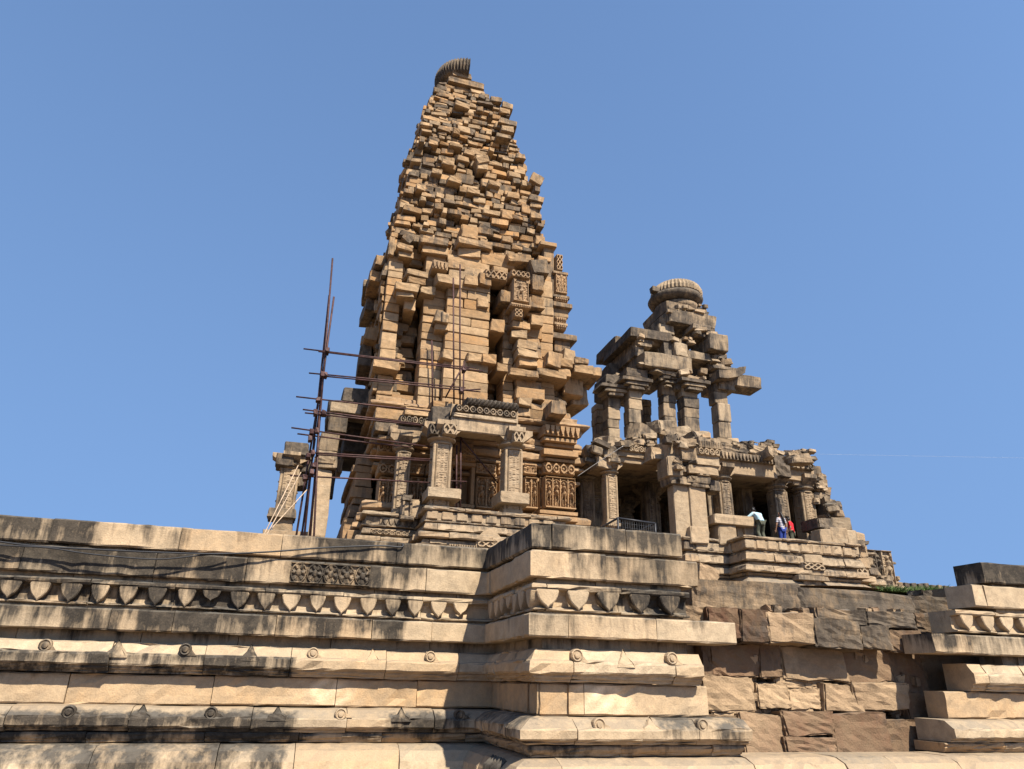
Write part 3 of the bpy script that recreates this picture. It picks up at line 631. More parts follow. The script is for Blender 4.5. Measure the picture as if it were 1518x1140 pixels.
for x0, x1, o, seed, n in ((560,588,.28,1,2),(606,630,.12,2,2),(632,640,.3,3,1),(676,682,.3,4,1),(704,736,.35,5,2),(738,746,.2,6,1),(776,796,.25,7,2),(798,806,.05,8,1),(806,852,.45,9,4)):
    carved(x0, 708, x1, 756, 0, figures(n, seed, (x1 - x0)/48), .26, vv=WF - o, nu=26*n + 16, nz=80, g=.25, th=.9, hue=.42); carved(x0, 687, x1, 704, 0, (scroll(max(2, (x1 - x0)//10), seed) if seed in (1, 9) else crust(max(3, (x1 - x0)//4), 7, seed)), .12, vv=WF - o, nu=46, nz=24, g=.25, th=.9, hue=.42)
carved(560, 655, 590, 672, 0, scroll(3, 2), .1, vv=WF - .4, g=.15, hue=.5)
carved(806, 632, 859, 647, 0, pendants(7), .16, vv=WF - .75, nu=80, nz=20, g=.3, th=1.2, hue=.42)
for (x0, y0, x1, y1, o) in ((806,649,856,655,.7),(808,658,852,663,.45),(806,666,858,676,.75),(808,680,853,685,.5),(800,757,857,763,.6),(798,764,858,772,.75)):
    m = MB(); pbox(m, x0, y0, x1, y1, WF - o, 1.2, tint=(1, .45, .3)); part('pilaster_moulding', m, M_CARV, tower)
# niche behind the porch
m = MB(); v = WF - .42
for (x0, y0, x1, y1, o) in ((664,690,670,748,0),(698,690,704,748,0),(660,684,706,690,.1),(664,746,704,752,.1),(668,664,706,678,.2),(674,656,702,666,.1),(660,752,706,760,.25)): pbox(m, x0, y0, x1, y1, v - o, .7, tint=(1, .5, .2))
part('niche_frame', m, M_CARV, tower)
carved(668, 676, 706, 684, 0, scroll(4, 1), .08, vv=v - .15, nu=50, nz=16, g=.2, hue=.5); carved(672, 664, 704, 676, 0, lattice(4, 2), .08, vv=v - .25, nu=50, nz=20, g=.3)
# ------------------------------------------------------------------ columns
def bracket(mm, u, v, z0, z1, arm, w, axis, tint):
    h = z1 - z0; o = [(-w/2, z0), (w/2, z0), (w/2 + arm*.35, z0 + h*.22), (w/2 + arm*.8, z0 + h*.5), (w/2 + arm, z0 + h*.62), (w/2 + arm, z1), (-w/2 - arm, z1), (-w/2 - arm, z0 + h*.62), (-w/2 - arm*.8, z0 + h*.5), (-w/2 - arm*.35, z0 + h*.22)]
    if axis == 'u': prism(mm, [(u + a, z) for a, z in o], 'v', v - w*.47, v + w*.47, tint)
    else: prism(mm, [(v + a, z) for a, z in o], 'u', u - w*.46, u + w*.46, tint)
def column(root, u, v, z0, z1, w, mat=None, g=.3, carve=True, style='round', base=.1, armf=.5):
    mat = mat or M_HALL; h = z1 - z0; tn = (R.gauss(1, .06), max(0, R.gauss(.22, .1)), g); r = w/2
    zb, zc, zd = z0 + h*base, z0 + h*.76, z0 + h*.86
    m = MB()
    if style == 'square':
        box(m, u - r*.9, u + r*.9, v - r*.9, v + r*.9, zb, zc, tint=tn, n=5)
    else:
        zm = zb + (zc - zb)*.55; pts = []
        for k in range(4): pass
        cr = r*.95; q = r*.62
        o = [(cr, q), (q, q), (q, cr), (-q, cr), (-q, q), (-cr, q), (-cr, -q), (-q, -q), (-q, -cr), (q, -cr), (q, -q), (cr, -q)]
        n = len(o); V = [(u + a, v + b, z) for z in (zb, zc) for a, b in o]
        m.add(V, [(i, (i + 1) % n, n + (i + 1) % n, n + i) for i in range(n)], tn)
        for z in np.linspace(zb + .12, zc - .1, 5): lathe(m, u, v, [(r*1.0, z - .05), (r*1.08, z - .02), (r*1.08, z + .02), (r*1.0, z + .05)], 16, .04, tn)
        for sg in (-1, 1):
            for ax in (0, 1):
                cu, cv = (u + sg*r*.8, v - r*.8) if ax == 0 else (u - r*.8 if sg < 0 else u + r*.8, v + r*.8)
                lathe(m, cu, cv, [(r*.16, zb), (r*.16, zc)], 8, 0, tn)
    sh = part('column', m, mat, root)
    if carve and style != 'square':
        m = MB(); relief(m, lambda X, Y: np.maximum(crust(3, 34, int(abs(u)*100))(X, Y)*.9, .6*(np.abs(X - .5) > .45)), u - q*.95, u + q*.95, zb + .05, zc - .05, v - cr, .045, 26, 200, tn); part('carved_strip', m, mat, sh)
    m = MB(); box(m, u - r*1.2, u + r*1.2, v - r*1.2, v + r*1.2, z0, z0 + h*base*.55, tint=tn); box(m, u - r*1.02, u + r*1.02, v - r*1.02, v + r*1.02, z0 + h*base*.5, zb + .02, tint=tn); part('base', m, mat, sh)
    m = MB(); hc = zd - zc
    lathe(m, u, v, [(r*.92, zc), (r*1.15, zc + hc*.1), (r*1.15, zc + hc*.22), (r*.95, zc + hc*.3), (r*1.05, zc + hc*.42), (r*1.42, zc + hc*.6), (r*1.46, zc + hc*.7), (r*1.2, zc + hc*.85), (r*1.25, zd)], 20, .02, tn); part('capital', m, mat, sh)
    m = MB(); bracket(m, u, v, zd, z1, w*armf, w*.98, 'u', tn); bracket(m, u, v, zd, z1 - .004, w*armf, w*.96, 'v', (tn[0]*.98, tn[1], tn[2] + .1)); br = part('bracket', m, mat, sh)
    return sh
def pcol(root, x, ytop, ybot, v, wpx, **k):
    ym = (ytop + ybot)/2; u = P(x, ym, v)[0]; w = P(x + wpx/2, ym, v)[0] - P(x - wpx/2, ym, v)[0]
    return column(root, u, v + w/2, P(x, ybot, v)[1], P(x, ytop, v)[1], w, **k)
def pb(root, name, mat, rects, **k):
    """one part made of blocks given by sight rectangles (x0,y0,x1,y1,v,depth)"""
    kw = dict(tint=(1, .25, .35), bev=.022, jit=.03, rough=.012, n=5); kw.update(k); t = kw['tint']
    for x0, y0, x1, y1, v, d in rects:
        m = MB(); kw['tint'] = (t[0]*R.gauss(1, .07), min(1, max(0, t[1] + R.gauss(0, .1))), max(0, t[2] + R.gauss(0, .1))); pbox(m, x0, y0, x1, y1, v, d, **kw); o = part(name, m, mat, root)
    return o
# ------------------------------------------------------------------ front porch of the tower
porch = thing('balcony_porch', 'carved balcony porch with two thick columns against the foot of the tall tower', 'porch', (5, 24.5, 3.6))
uP0, uP1 = P(632, 780, 24)[0], P(838, 780, 24)[0]; uQ = P(545, 785, 25.6)[0]
pp = [(uQ - .1, 27.6), (uQ - .1, 25.6), (uP0, 25.6), (uP0, 24), (uP1, 24), (uP1, 27.2)]
def z24(y): return P(720, y, 24)[1]
for i, (y0, y1, d0, d1) in enumerate(((757,763,.12,.12),(763,777,.02,.0),(777,780,.1,.1),(781,792,.06,.10),(796,805,.3,.3),(806,814,.15,.15),(815,830,.4,.45),(830,850,.5,.55),(850,880,.75,.75))):
    wallcourse('plinth_course', pp, [(d1, z24(y1)), (d1 + .02, z24(y1) + .04), (d0 + .02, z24(y0) - .05), (d0 - .03, z24(y0))], porch, 700 + i, .35, M_HALL, blk=(.9, 1.6))
for k in range(11):
    u = uP0 + .18 + k*.52
    if u < uP1 - .2: part('parapet_post', box(MB(), u - .19, u + .19, 23.93, 24.2, z24(776), z24(764), tint=rtint(1, .3, .3, .06, .1, .15)), M_HALL, porch)
zf = z24(758); m = MB(); box(m, uP0 + .1, uP1 - .1, 24.1, 27.3, zf - .5, zf - .02, tint=(1, .3, .3)); box(m, uQ, uP0 + .2, 25.7, 27.4, zf - .7, z24(766), tint=(1, .3, .3)); part('porch_floor', m, M_HALL, porch)
carved(548, 786, 622, 795, 0, scroll(8, 0), .07, vv=25.5, nu=110, nz=20, g=.4, th=.3, root=porch, mat=M_HALL); carved(566, 769, 620, 781, 0, pendants(6), .06, vv=25.52, nu=70, nz=20, g=.55, th=.3, root=porch, mat=M_HALL)
carved(664, 807, 716, 813, 0, pendants(14), .06, vv=23.8, nu=110, nz=10, g=.3, th=.3, root=porch, mat=M_HALL)
u0, u1, z0, z1 = rect(706, 783, 746, 812, 23.75); m = MB()
prism(m, [(u0, z0), (u1, z0), (u1, z0 + .45*(z1 - z0)), ((u0 + u1)/2 + .1, z1), ((u0 + u1)/2 - .1, z1), (u0, z0 + .45*(z1 - z0))], 'v', 23.75, 24.1, (1.1, .2, .2)); relief(m, lattice(3, 1.5), u0 + .03, u1 - .03, z0, z0 + .45*(z1 - z0), 23.75, .07, 40, 24, (1.1, .2, .3)); part('gable_medallion', m, M_HALL, porch)
pcol(porch, 655, 626, 764, 24.5, 30, g=.22); pcol(porch, 762, 636, 770, 24.5, 28, g=.2); pcol(porch, 597, 642, 768, 25.9, 22, g=.3, style='round', armf=.55)
pb(porch, 'seat_slab', M_HALL, [(634,722,684,738,24.15,1.3)], tint=(1.1, .15, .2)); pb(porch, 'seat_slab', M_HALL, [(742,729,786,746,24.15,1.3)], tint=(1.1, .15, .2))
pb(porch, 'lintel', M_HALL, [(668,622,771,643,24.5,.8),(672,616,768,622,24.42,.9)], tint=(1.05, .2, .2)); carved(674, 604, 766, 616, 0, scroll(9, 3), .08, vv=24.45, nu=140, nz=22, g=.45, th=.9, root=porch, mat=M_HALL)
carved(690, 594, 768, 606, 0, lambda X, Y: np.abs(np.sin(X*40 - Y*2))*.8*np.sqrt(np.clip(1 - (2*Y - 1)**2, 0, 1)) + .3, .22, vv=24.6, nu=150, nz=20, g=.68, th=1.6, root=porch, mat=M_HALL, name='ribbed_eave', br=.75)
pb(porch, 'carved_capital_block', M_HALL, [(640,602,668,628,24.55,.9)], tint=(.8, .15, .6)); carved(656, 628, 678, 645, 0, lattice(2, 1), .08, vv=24.2, g=.35, th=.5, root=porch, mat=M_HALL); carved(760, 640, 777, 657, 0, lattice(2, 1), .08, vv=24.2, g=.3, th=.5, root=porch, mat=M_HALL); carved(636, 628, 652, 645, 0, lattice(2, 1), .08, vv=24.4, g=.55, th=.5, root=porch, mat=M_HALL)
pb(porch, 'lintel', M_HALL, [(578,632,640,644,25.9,.9),(586,641,616,661,26,.8)], tint=(1, .2, .3)); carved(592, 617, 638, 630, 0, scroll(5, 1), .09, vv=25.8, nu=80, nz=22, g=.5, th=1.2, root=porch, mat=M_HALL)
pb(porch, 'roof_slab', M_TOW, [(560,646,592,652,26.2,1.4),(556,626,590,640,26.4,1.4),(600,604,640,616,26,1.6),(556,606,602,622,26.6,1.4),(664,606,700,616,25.4,2)], tint=(.95, .3, .45))
pb(porch, 'roof_slab', M_TOW, [(640,596,700,606,26,1.8)], tint=(.95, .3, .3))
m = MB(); uu0, uu1, _, zt = rect(664, 610, 772, 622, 24.6); box(m, uu0, uu1, 24.9, 27.5, zt - .25, zt + .3, tint=(.95, .35, .3)); part('porch_ceiling', m, M_HALL, porch)
sh = thing('miniature_shrine', 'small carved shrine block standing on the ledge beside the slender column', 'carved stone', (P(606, 765, 25.3)[0], 25.3, z24(766)))
pb(sh, 'shrine_body', M_HALL, [(596,740,622,768,25.3,.5)], tint=(1.05, .15, .25)); pb(sh, 'shrine_roof', M_HALL, [(597,733,611,742,25.15,.4)], tint=(.9, .15, .5)); pb(sh, 'shrine_pillar', M_HALL, [(597,742,600,764,25.2,.12),(608,742,611,764,25.2,.12),(594,764,614,770,25.15,.3)], tint=(1, .15, .35))
# ------------------------------------------------------------------ ruined side porch on the left
side = thing('side_porch', 'ruined side porch with one tall square pillar carrying a slab roof, left of the tower', 'porch', (1, 30, 3.6))
pb(side, 'pillar', M_HALL, [(463,694,488,800,29.6,.75)], tint=(1.0, .15, .1), jit=.06); pb(side, 'capital', M_HALL, [(470,668,500,694,29.5,.95),(466,678,496,686,29.4,1.1)], tint=(.95, .2, .4), jit=.1); pb(side, 'bracket', M_HALL, [(474,640,503,670,29.6,1),(488,615,514,641,29.7,1.2),(500,680,508,700,30.4,1)], tint=(.8, .2, .45), jit=.15)
pb(side, 'lintel', M_HALL, [(489,598,575,614,29.6,1.2)], tint=(1, .2, .3), jit=.08); pb(side, 'lintel', M_HALL, [(486,594,514,612,30.4,3)], tint=(.75, .2, .6), jit=.15)
pb(side, 'roof_slab', M_HALL, [(507,574,552,596,30.2,3)], tint=(.72, .2, .6), jit=.1); pb(side, 'roof_slab', M_HALL, [(510,634,556,672,31.5,3.4)], tint=(.8, .2, .6)); pb(side, 'roof_slab', M_HALL, [(504,612,560,636,31.2,3.6)], tint=(.7, .2, .6))
pb(side, 'rear_pillar', M_HALL, [(484,690,497,735,33.6,.8),(490,664,506,700,33.4,1),(478,735,488,745,33.5,.8)], tint=(.7, .2, .6), jit=.1)
m = MB(); rr_ = []
for (x0, y0, x1, y1) in ((508,768,552,800),(516,748,552,768),(522,738,552,748),(520,722,552,738),(526,700,552,722),(522,690,552,700),(530,674,556,690)): rr_.append((x0, y0, x1, y1, 28.4 + R.uniform(0, .2), 6))
pb(side, 'stepped_base', M_CARV, rr_, tint=(.9, .35, .4), jit=.04)
m = MB(); box(m, -2.5, 2.2, 28.6, 37, 3.5, 6.55, tint=(1, .3, .4)); part('side_plinth', m, M_HALL, side)
fp = thing('stone_pillar', 'free standing carved pillar with broad capital at the far left of the ruins', 'pillar', (P(422, 790, 31)[0], 31, 6.5))
sh0 = pcol(fp, 427, 672, 766, 31, 30, g=.35, base=.06); pb(fp, 'seat_slab', M_HALL, [(397,753,439,767,30.8,1.2)], tint=(.85, .2, .5), jit=.08); pb(fp, 'pedestal', M_HALL, [(404,766,434,788,31,.8)], tint=(1, .4, .2)); pb(fp, 'plinth_block', M_HALL, [(388,786,458,806,30.7,1.6)], tint=(1, .2, .3))
pb(fp, 'capital_fragment', M_HALL, [(409,672,436,690,30.8,1.1),(421,654,458,674,30.9,1.1),(436,668,462,700,31.2,1.2),(440,698,456,722,31.4,.8)], tint=(.8, .2, .55), jit=.12)
# ------------------------------------------------------------------ pillared hall on the right
hall = thing('pillared_hall', 'open pillared stone hall with moulded plinth and carved beams right of the tower', 'hall', (17, 27, 3.6))
uH0 = P(1018, 830, 25.2)[0]; uH1 = P(1106, 825, 25.2)[0]; uH2 = P(1106, 815, 24)[0]; uH3 = P(1268, 820, 24)[0]; uH4 = P(1290, 850, 25.4)[0]; uH5 = P(1326, 862, 27)[0]
hp = [(uH0 - 3.2, 27.6), (uH0, 27.6), (uH0, 25.2), (uH2, 25.2), (uH2, 24), (uH3, 24), (uH3, 25.4), (uH4 + .2, 25.4), (uH4 + .2, 27), (uH5, 27), (uH5, 38)]
def zh(y): return P(1190, y, 24)[1]
for i, (y0, y1, d0, d1) in enumerate(((800.5,805,.14,.14),(805,820,.02,.0),(820,824,-.06,-.06),(824,837,.06,.12),(837,842,-.05,-.05),(843,853,.22,.26),(853,858,.08,.05),(858,874,.0,.0),(874,884,.05,.05),(884,892,.42,.46),(892,930,.5,.55))):
    wallcourse('plinth_course', hp, [(d1, zh(y1)), (d1 + .02, zh(y1) + .04), (d0 + .03, zh(y0) - .06), (d0 - .03, zh(y0))], hall, 800 + i, .32, M_HALL, blk=(1., 1.8))
wallcourse('plinth_roll', hp, [(.1, zh(890)), (.34, zh(884)), (.4, zh(877)), (.34, zh(868)), (.1, zh(861))], hall, 830, .12, M_HALL, blk=(2.5, 4))
for k in range(13):
    u = uH2 + .15 + k*.5
    if u < uH3 - .1: part('parapet_post', box(MB(), u - .2, u + .2, 23.92, 24.2, zh(819), zh(806), tint=rtint(1.06, .2, .15, .06, .1, .12)), M_HALL, hall)
for k in range(7):
    u = uH0 + .1 + k*.5
    if u < uH2 - .2: part('parapet_post', box(MB(), u - .2, u + .2, 25.12, 25.4, zh(819), zh(806), tint=rtint(.85, .3, .5, .06, .1, .12)), M_HALL, hall)
ZF = zh(801) - .12
m = MB(); box(m, uH0 + .1, uH4, 25.4, 38.5, 3.6, ZF - .02, tint=(.55, .2, .85)); box(m, uH2 + .1, uH3 - .1, 24.1, 25.5, 4, ZF - .03, tint=(.9, .3, .5)); box(m, 11.2, uH0 + .2, 27.7, 38.5, 3.6, ZF - .4, tint=(.55, .2, .85)); part('hall_floor', m, M_HALL, hall)  # inner floor tint darkened to stand in for shade inside the hall
carved(1190, 834, 1222, 846, 0, lattice(3, 1.5), .08, vv=23.75, nu=50, nz=26, g=.3, th=.6, root=hall, mat=M_HALL, name='plinth_shrine')
m = MB(); pbox(m, 1193, 822, 1220, 835, 23.8, .5, tint=(1, .2, .3), jit=.1); pbox(m, 1184, 853, 1229, 861, 23.55, .7, tint=(.95, .2, .4), jit=.1); pbox(m, 1192, 861, 1220, 872, 23.7, .5, tint=(.95, .2, .4)); pbox(m, 1190, 846, 1222, 853, 23.75, .5, tint=(.95, .2, .4)); part('plinth_shrine', m, M_HALL, hall)
carved(1268, 842, 1285, 853, 0, lattice(2, 1), .07, vv=24.95, g=.4, th=.5, root=hall, mat=M_HALL); carved(1300, 866, 1316, 876, 0, lattice(2, 1), .07, vv=26.4, g=.4, th=.6, root=hall, mat=M_HALL)
carved(1287, 815, 1308, 866, 0, figures(2, 21, .45), .22, vv=26.3, nu=50, nz=70, g=.5, th=2.5, root=hall, mat=M_HALL, br=.9); carved(1306, 816, 1323, 870, 0, figures(1, 22, .34), .22, vv=26.25, nu=36, nz=70, g=.3, th=2.6, root=hall, mat=M_HALL)
pb(hall, 'plinth_moulding', M_HALL, [(1282,862,1330,868,26.2,2),(1284,868,1334,876,26.0,2),(1322,870,1340,880,26.4,2)], tint=(.95, .2, .4), jit=.06)
# outer columns
pcol(hall, 908, 683, 780, 26.6, 18, g=.3); pcol(hall, 872, 690, 790, 28.6, 22, g=.4)
m = MB(); pbox(m, 1001, 716, 1024, 812, 25.3, .55, tint=(1, .15, .1)); pbox(m, 1025, 716, 1049, 812, 25.2, .6, tint=(1.02, .15, .12)); part('square_pillar', m, M_HALL, hall)
pb(hall, 'pillar_foot', M_HALL, [(1024,780,1051,806,25.0,.6)], tint=(1.02, .2, .15))
pb(hall, 'capital', M_HALL, [(994,706,1026,718,25.1,.9),(1022,706,1054,716,25.0,.9),(1026,716,1052,722,25.1,.8)], tint=(.9, .15, .45), jit=.1)
pb(hall, 'bracket', M_HALL, [(990,676,1012,706,25.1,1),(1012,684,1034,706,25.2,1)], tint=(.95, .25, .35), jit=.12); carved(1033, 688, 1052, 706, 0, lattice(2, 1), .07, vv=25.0, g=.3, th=.8, root=hall, mat=M_HALL); pb(hall, 'bracket', M_HALL, [(1053,712,1068,728,25.2,.7)], tint=(.9, .25, .4))
pcol(hall, 1078, 690, 800, 25.9, 20, g=.42, armf=.6); pcol(hall, 1162, 703, 812, 26.9, 20, g=.42, armf=.6); pcol(hall, 1202, 706, 814, 26.9, 20, g=.36, armf=.5); pcol(hall, 1225, 728, 806, 27.4, 12, g=.35)
pb(hall, 'seat_slab', M_HALL, [(1060,763,1120,778,24.9,1.4)], tint=(1.0, .25, .15)); pb(hall, 'seat_block', M_HALL, [(1066,778,1093,808,25.0,1.0),(1093,780,1104,808,25.25,.5),(1104,780,1118,796,25.15,.6),(1104,796,1122,808,25.1,.6)], tint=(1.02, .35, .12))
# inner columns
for uu in (12.6, 15.4, 17.8, 20.2):
    for vv_ in (30.2, 33.0, 35.4): column(hall, uu + (.3 if vv_ > 30 else 0), vv_, ZF - .3, 10.4, .75, g=.35, carve=False)
pcol(hall, 1110, 700, 800, 28.6, 16, g=.45); pcol(hall, 1184, 716, 808, 27.9, 11, g=.45); pcol(hall, 966, 690, 785, 29.4, 16, g=.5); pb(hall, 'square_pillar', M_HALL, [(1052,724,1060,806,26.4,.5)], tint=(.95, .2, .4))
# rear wall and side walls added to darken hall; dark tint paints in shade
m = MB()
box(m, 11.2, 16.0, 36.5, 37.3, 3.6, 10.9, tint=(.6, .2, .8), n=8); box(m, 16.12, 20.0, 36.5, 37.3, 3.6, 10.9, tint=(.6, .2, .8), n=8); box(m, 20.14, 23.3, 36.6, 37.3, 3.6, 10.6, tint=(.6, .2, .8), n=8); box(m, 22.6, 23.3, 28.2, 36.5, 5, 10.5, tint=(.6, .2, .8), n=8); box(m, 10.9, 11.3, 28.9, 36.6, 3.6, 10.9, tint=(.6, .2, .8), n=8); part('rear_and_added_walls', m, M_HALL, hall)
# beams and roof
pb(hall, 'beam', M_HALL, [(916,678,972,688,26.5,.9),(912,670,974,679,26.4,1.0),(1022,690,1066,703,24.9,.8),(1030,674,1066,690,24.85,.9),(1065,684,1152,705,26.2,.9),(1150,693,1208,712,26.8,.9),(1176,700,1210,720,26.9,.6)], tint=(1.0, .3, .2), jit=.05)
carved(914, 660, 970, 671, 0, scroll(7, 1), .07, vv=26.35, nu=110, nz=22, g=.35, th=1.2, root=hall, mat=M_HALL); carved(1034, 664, 1067, 676, 0, scroll(4, 2), .07, vv=24.8, nu=80, nz=22, g=.35, th=1.1, root=hall, mat=M_HALL)
carved(1068, 673, 1150, 684, 0, pendants(16), .09, vv=26.0, nu=150, nz=16, g=.45, th=1.2, root=hall, mat=M_HALL); carved(1170, 684, 1206, 696, 0, scroll(5, 2), .07, vv=26.6, nu=80, nz=22, g=.5, th=1.1, root=hall, mat=M_HALL)
carved(1034, 648, 1068, 666, 0, lambda X, Y: .5 + .5*np.abs(np.sin(X*30))*np.sin(Y*3.1)*(Y < .6), .12, vv=24.8, nu=90, nz=20, g=.45, th=1.4, root=hall, mat=M_HALL, name='ribbed_eave')
pb(hall, 'roof_slab', M_HALL, [(1068,658,1110,674,26.2,2.2),(1108,660,1148,675,26.3,2.0),(1146,676,1170,706,26.4,1.2),(1168,678,1202,690,26.7,1.6)], tint=(1.0, .2, .45), jit=.08, rough=.03, n=8)
pb(hall, 'roof_slab', M_HALL, [(1010,650,1036,684,24.9,1),(992,652,1014,684,25.3,1.2),(966,664,996,682,25.8,1.6),(872,659,894,676,26.6,1.3),(884,676,906,693,26.5,1.2),(894,663,915,679,26.4,1.2),(866,668,884,690,27.2,2),(908,674,918,690,26.4,1)], tint=(.95, .25, .4), jit=.15, rough=.03)
m = MB(); box(m, 11.0, 16.2, 27.6, 37.2, 10.35, 10.9, tint=(.9, .3, .4), n=8, rough=.03); box(m, 16.0, 23.2, 27.0, 37.2, 10.3, 10.85, tint=(.9, .3, .4), n=8, rough=.03); part('roof_deck', m, M_HALL, hall)
# stepped ruins at the right end
pb(hall, 'end_wall', M_HALL, [(1203,690,1216,712,26.9,1.4),(1207,704,1225,726,27,1.4),(1216,712,1226,724,26.8,1),(1214,724,1230,740,27.2,1.4),(1228,762,1246,768,26.3,1.4),(1228,740,1242,800,27.6,1.2)], tint=(.85, .2, .5), jit=.12, rough=.03)
pb(hall, 'rounded_stone', M_HALL, [(1226,742,1249,762,26.6,1.4),(1213,768,1234,784,24.9,1.2),(1233,766,1263,784,24.8,1.3)], tint=(.75, .1, .56), jit=.12, bev=.09, n=8)
pb(hall, 'parapet_slab', M_HALL, [(1217,784,1233,808,24.4,.6),(1233,782,1258,810,24.45,.5),(1258,786,1272,824,24.7,.6),(1272,790,1285,826,24.9,.7)], tint=(1.02, .25, .25), jit=.05)
pb(hall, 'plinth_moulding', M_HALL, [(1268,826,1290,842,24.9,2.2),(1262,853,1300,862,24.7,2.2),(1280,842,1300,856,25.6,3),(1284,860,1324,868,25.9,3),(1298,868,1336,876,25.7,3)], tint=(.95, .3, .35), jit=.08)
# ------------------------------------------------------------------ ruined pavilion over the hall
pav = thing('roof_pavilion', 'ruined open stone pavilion with ribbed dome stone standing on the roof of the hall', 'pavilion', (17.5, 30, 10.9))
def stack(x0, y0, x1, y1, v, w, n=5):
    m = MB(); u0, u1, z0, z1 = rect(x0, y0, x1, y1, v); zz = z0 - .5
    hs = [R.uniform(.7, 1.3) for _ in range(n)]; t = sum(hs)
    for h in hs:
        hh = (z1 - z0 + .5)*h/t; o = R.gauss(0, .025); t_ = .10*(1 - (zz - z0)/(z1 - z0))
        box(m, u0 + o - .02, u1 + o + .02 - t_, v + R.gauss(0, .03), v + w, zz, zz + hh - .006, tint=rtint(.95, .2, .40, .06, .1, .12), jit=.06, bev=.014, n=5); zz += hh
    part('stacked_pillar', m, M_HALL, pav)
for a in ((902,584,920,650,30,.7),(933,574,952,652,29.5,.65),(985,566,1004,640,29.6,.65),(1015,576,1038,640,29.2,.7),(1064,558,1083,662,29,.65),(955,592,967,636,33,.8),(886,598,900,640,33,.8)): stack(*a)
PV = [(929,547,962,559,29.3,1.2,.45),(937,558,963,576,29.5,1,.3),(955,525,1026,546,28.9,1.0,.3),(996,539,1025,551,29,1.2,.3),(898,555,926,586,30,1.5,.6),(920,570,940,590,31.0,1.2,.5),(985,550,1010,568,29.5,1,.35),(1018,558,1042,576,29,1.1,.3),(1003,560,1020,578,29.2,1,.3),(1010,550,1022,562,29.4,1,.3),
 (936,488,994,502,29.2,3.6,.5),(944,500,968,514,29.4,3.4,.4),(966,502,982,512,29.6,1,.3),(941,513,955,528,29.5,3,.4),(942,526,955,548,29.7,3,.4),(976,514,982,528,29.8,1,.3),(984,500,1004,530,29.3,1,.55),(1001,508,1021,528,29,1,.25),(1000,502,1014,512,29.2,.8,.35),(1020,521,1053,533,29,1.2,.4),(1053,495,1080,519,28.6,2.0,.4),(1040,505,1052,523,29.8,1,.3),(1030,486,1060,500,29,1.2,.5),(1028,480,1054,488,28.8,1.2,.35),(978,481,1000,495,29.6,1.2,.3),(984,474,1010,482,29.6,1.2,.35),
 (991,463,1061,481,29.2,3.4,.4),(988,451,1048,464,29.6,2.8,.4),(1051,518,1066,552,29.2,2.4,.4),(1054,548,1086,560,29.2,1.4,.4),(1053,555,1066,580,29.4,1,.35),(1066,562,1090,578,28.9,1.0,.4),(1087,556,1127,574,29,1.0,.45),(1064,530,1084,542,29.4,1.4,.3),(1018,530,1050,542,31,2.2,.5),(960,545,990,565,31.5,2,.5),(1030,545,1046,556,31.2,1.2,.5),(926,500,944,560,31.4,2.4,.55),(905,540,930,556,31.5,2,.55),(912,500,940,514,31.2,2.6,.6)]
for x0, y0, x1, y1, v, d, g in PV:
    m = MB(); pbox(m, x0, y0, x1, y1, v, d, tint=(R.gauss(.97, .12), max(0, R.gauss(.2, .15)), g + .08), jit=.09, bev=.02, rough=.014, n=5); part('beam_stone', m, M_HALL, pav)
m = MB(); u0, u1, z0, z1 = rect(1066, 540, 1107, 562, 28.3); w = u1 - u0
prism(m, [(u0, z0), (u0 + .3*w, z0 + .02), (u0 + .7*w, z0 + .25*(z1 - z0)), (u1 - .1, z0 + .55*(z1 - z0)), (u1, z1), (u1 - .25*w, z1 - .1), (u0 + .5*w, z0 + .6*(z1 - z0)), (u0, z0 + .5*(z1 - z0))], 'v', 28.3, 29.3, (.75, .2, .55)); part('curved_bracket', m, M_HALL, pav)
# bracket capitals on the pillars, then the broken bits wedged between the beams
for x, y, v in ((911,582,29.9),(942,572,29.4),(994,564,29.5),(1027,574,29.1),(1074,556,28.9)):
    m = MB(); u, z = P(x, y, v)
    for k, (w, h) in enumerate(((.42, .16), (.62, .18), (.85, .2))): box(m, u - w, u + w, v - .25 - .08*k, v + .8, z - .25 + .18*k, z - .25 + .18*k + h, tint=rtint(.92, .2, .45, .06, .1, .1), jit=.08, bev=.03)
    part('bracket_capital', m, M_HALL, pav)
def bits(root, n, boxes, smin, smax):
    m = MB()
    for k in range(n):
        x0, y0, x1, y1, v0, v1 = R.choice(boxes); v = R.uniform(v0, v1); u, z = P(R.uniform(x0, x1), R.uniform(y0, y1), v); q = R.uniform(smin, smax)
        stone(m, (u, v, z), (q*R.uniform(.8, 2.), q*R.uniform(.8, 1.6), q*R.uniform(.4, .9)), rz=R.gauss(0, .25), tx=R.gauss(0, .12), ty=R.gauss(0, .12), jit=.22, rough=.02, rnd=.02, tint=rtint(.97, .22, .42, .13, .15, .2))
    o = part('rubble_bits', m, M_HALL, root); o['kind'] = 'stuff'
bits(pav, 130, [(938,500,992,512,29.0,30.5),(940,540,985,562,29.2,30.5),(985,500,1024,512,28.9,29.6),(985,548,1044,574,28.8,29.6),(1030,486,1056,498,28.9,29.6),(1054,526,1078,560,28.9,29.6),(900,548,960,584,29.4,30.6),(985,452,1050,466,29.2,30),(930,640,1060,656,27.6,29)], .16, .42)
bits(hall, 190, [(874,655,925,690,26.3,27),(912,654,975,664,26.2,27),(985,648,1070,664,24.9,25.6),(1064,655,1150,662,26.1,27.4),(1140,668,1206,684,26.3,27.2),(1204,702,1213,745,26.8,27.4),(1214,724,1226,745,26.8,27.4),(1000,680,1060,712,24.95,25.3),(1228,748,1244,772,25.4,26.4),(1262,804,1282,842,24.8,25.4),(1284,855,1338,878,25.6,26.4)], .12, .36)
ud, zd = P(1000, 450, 31.2)
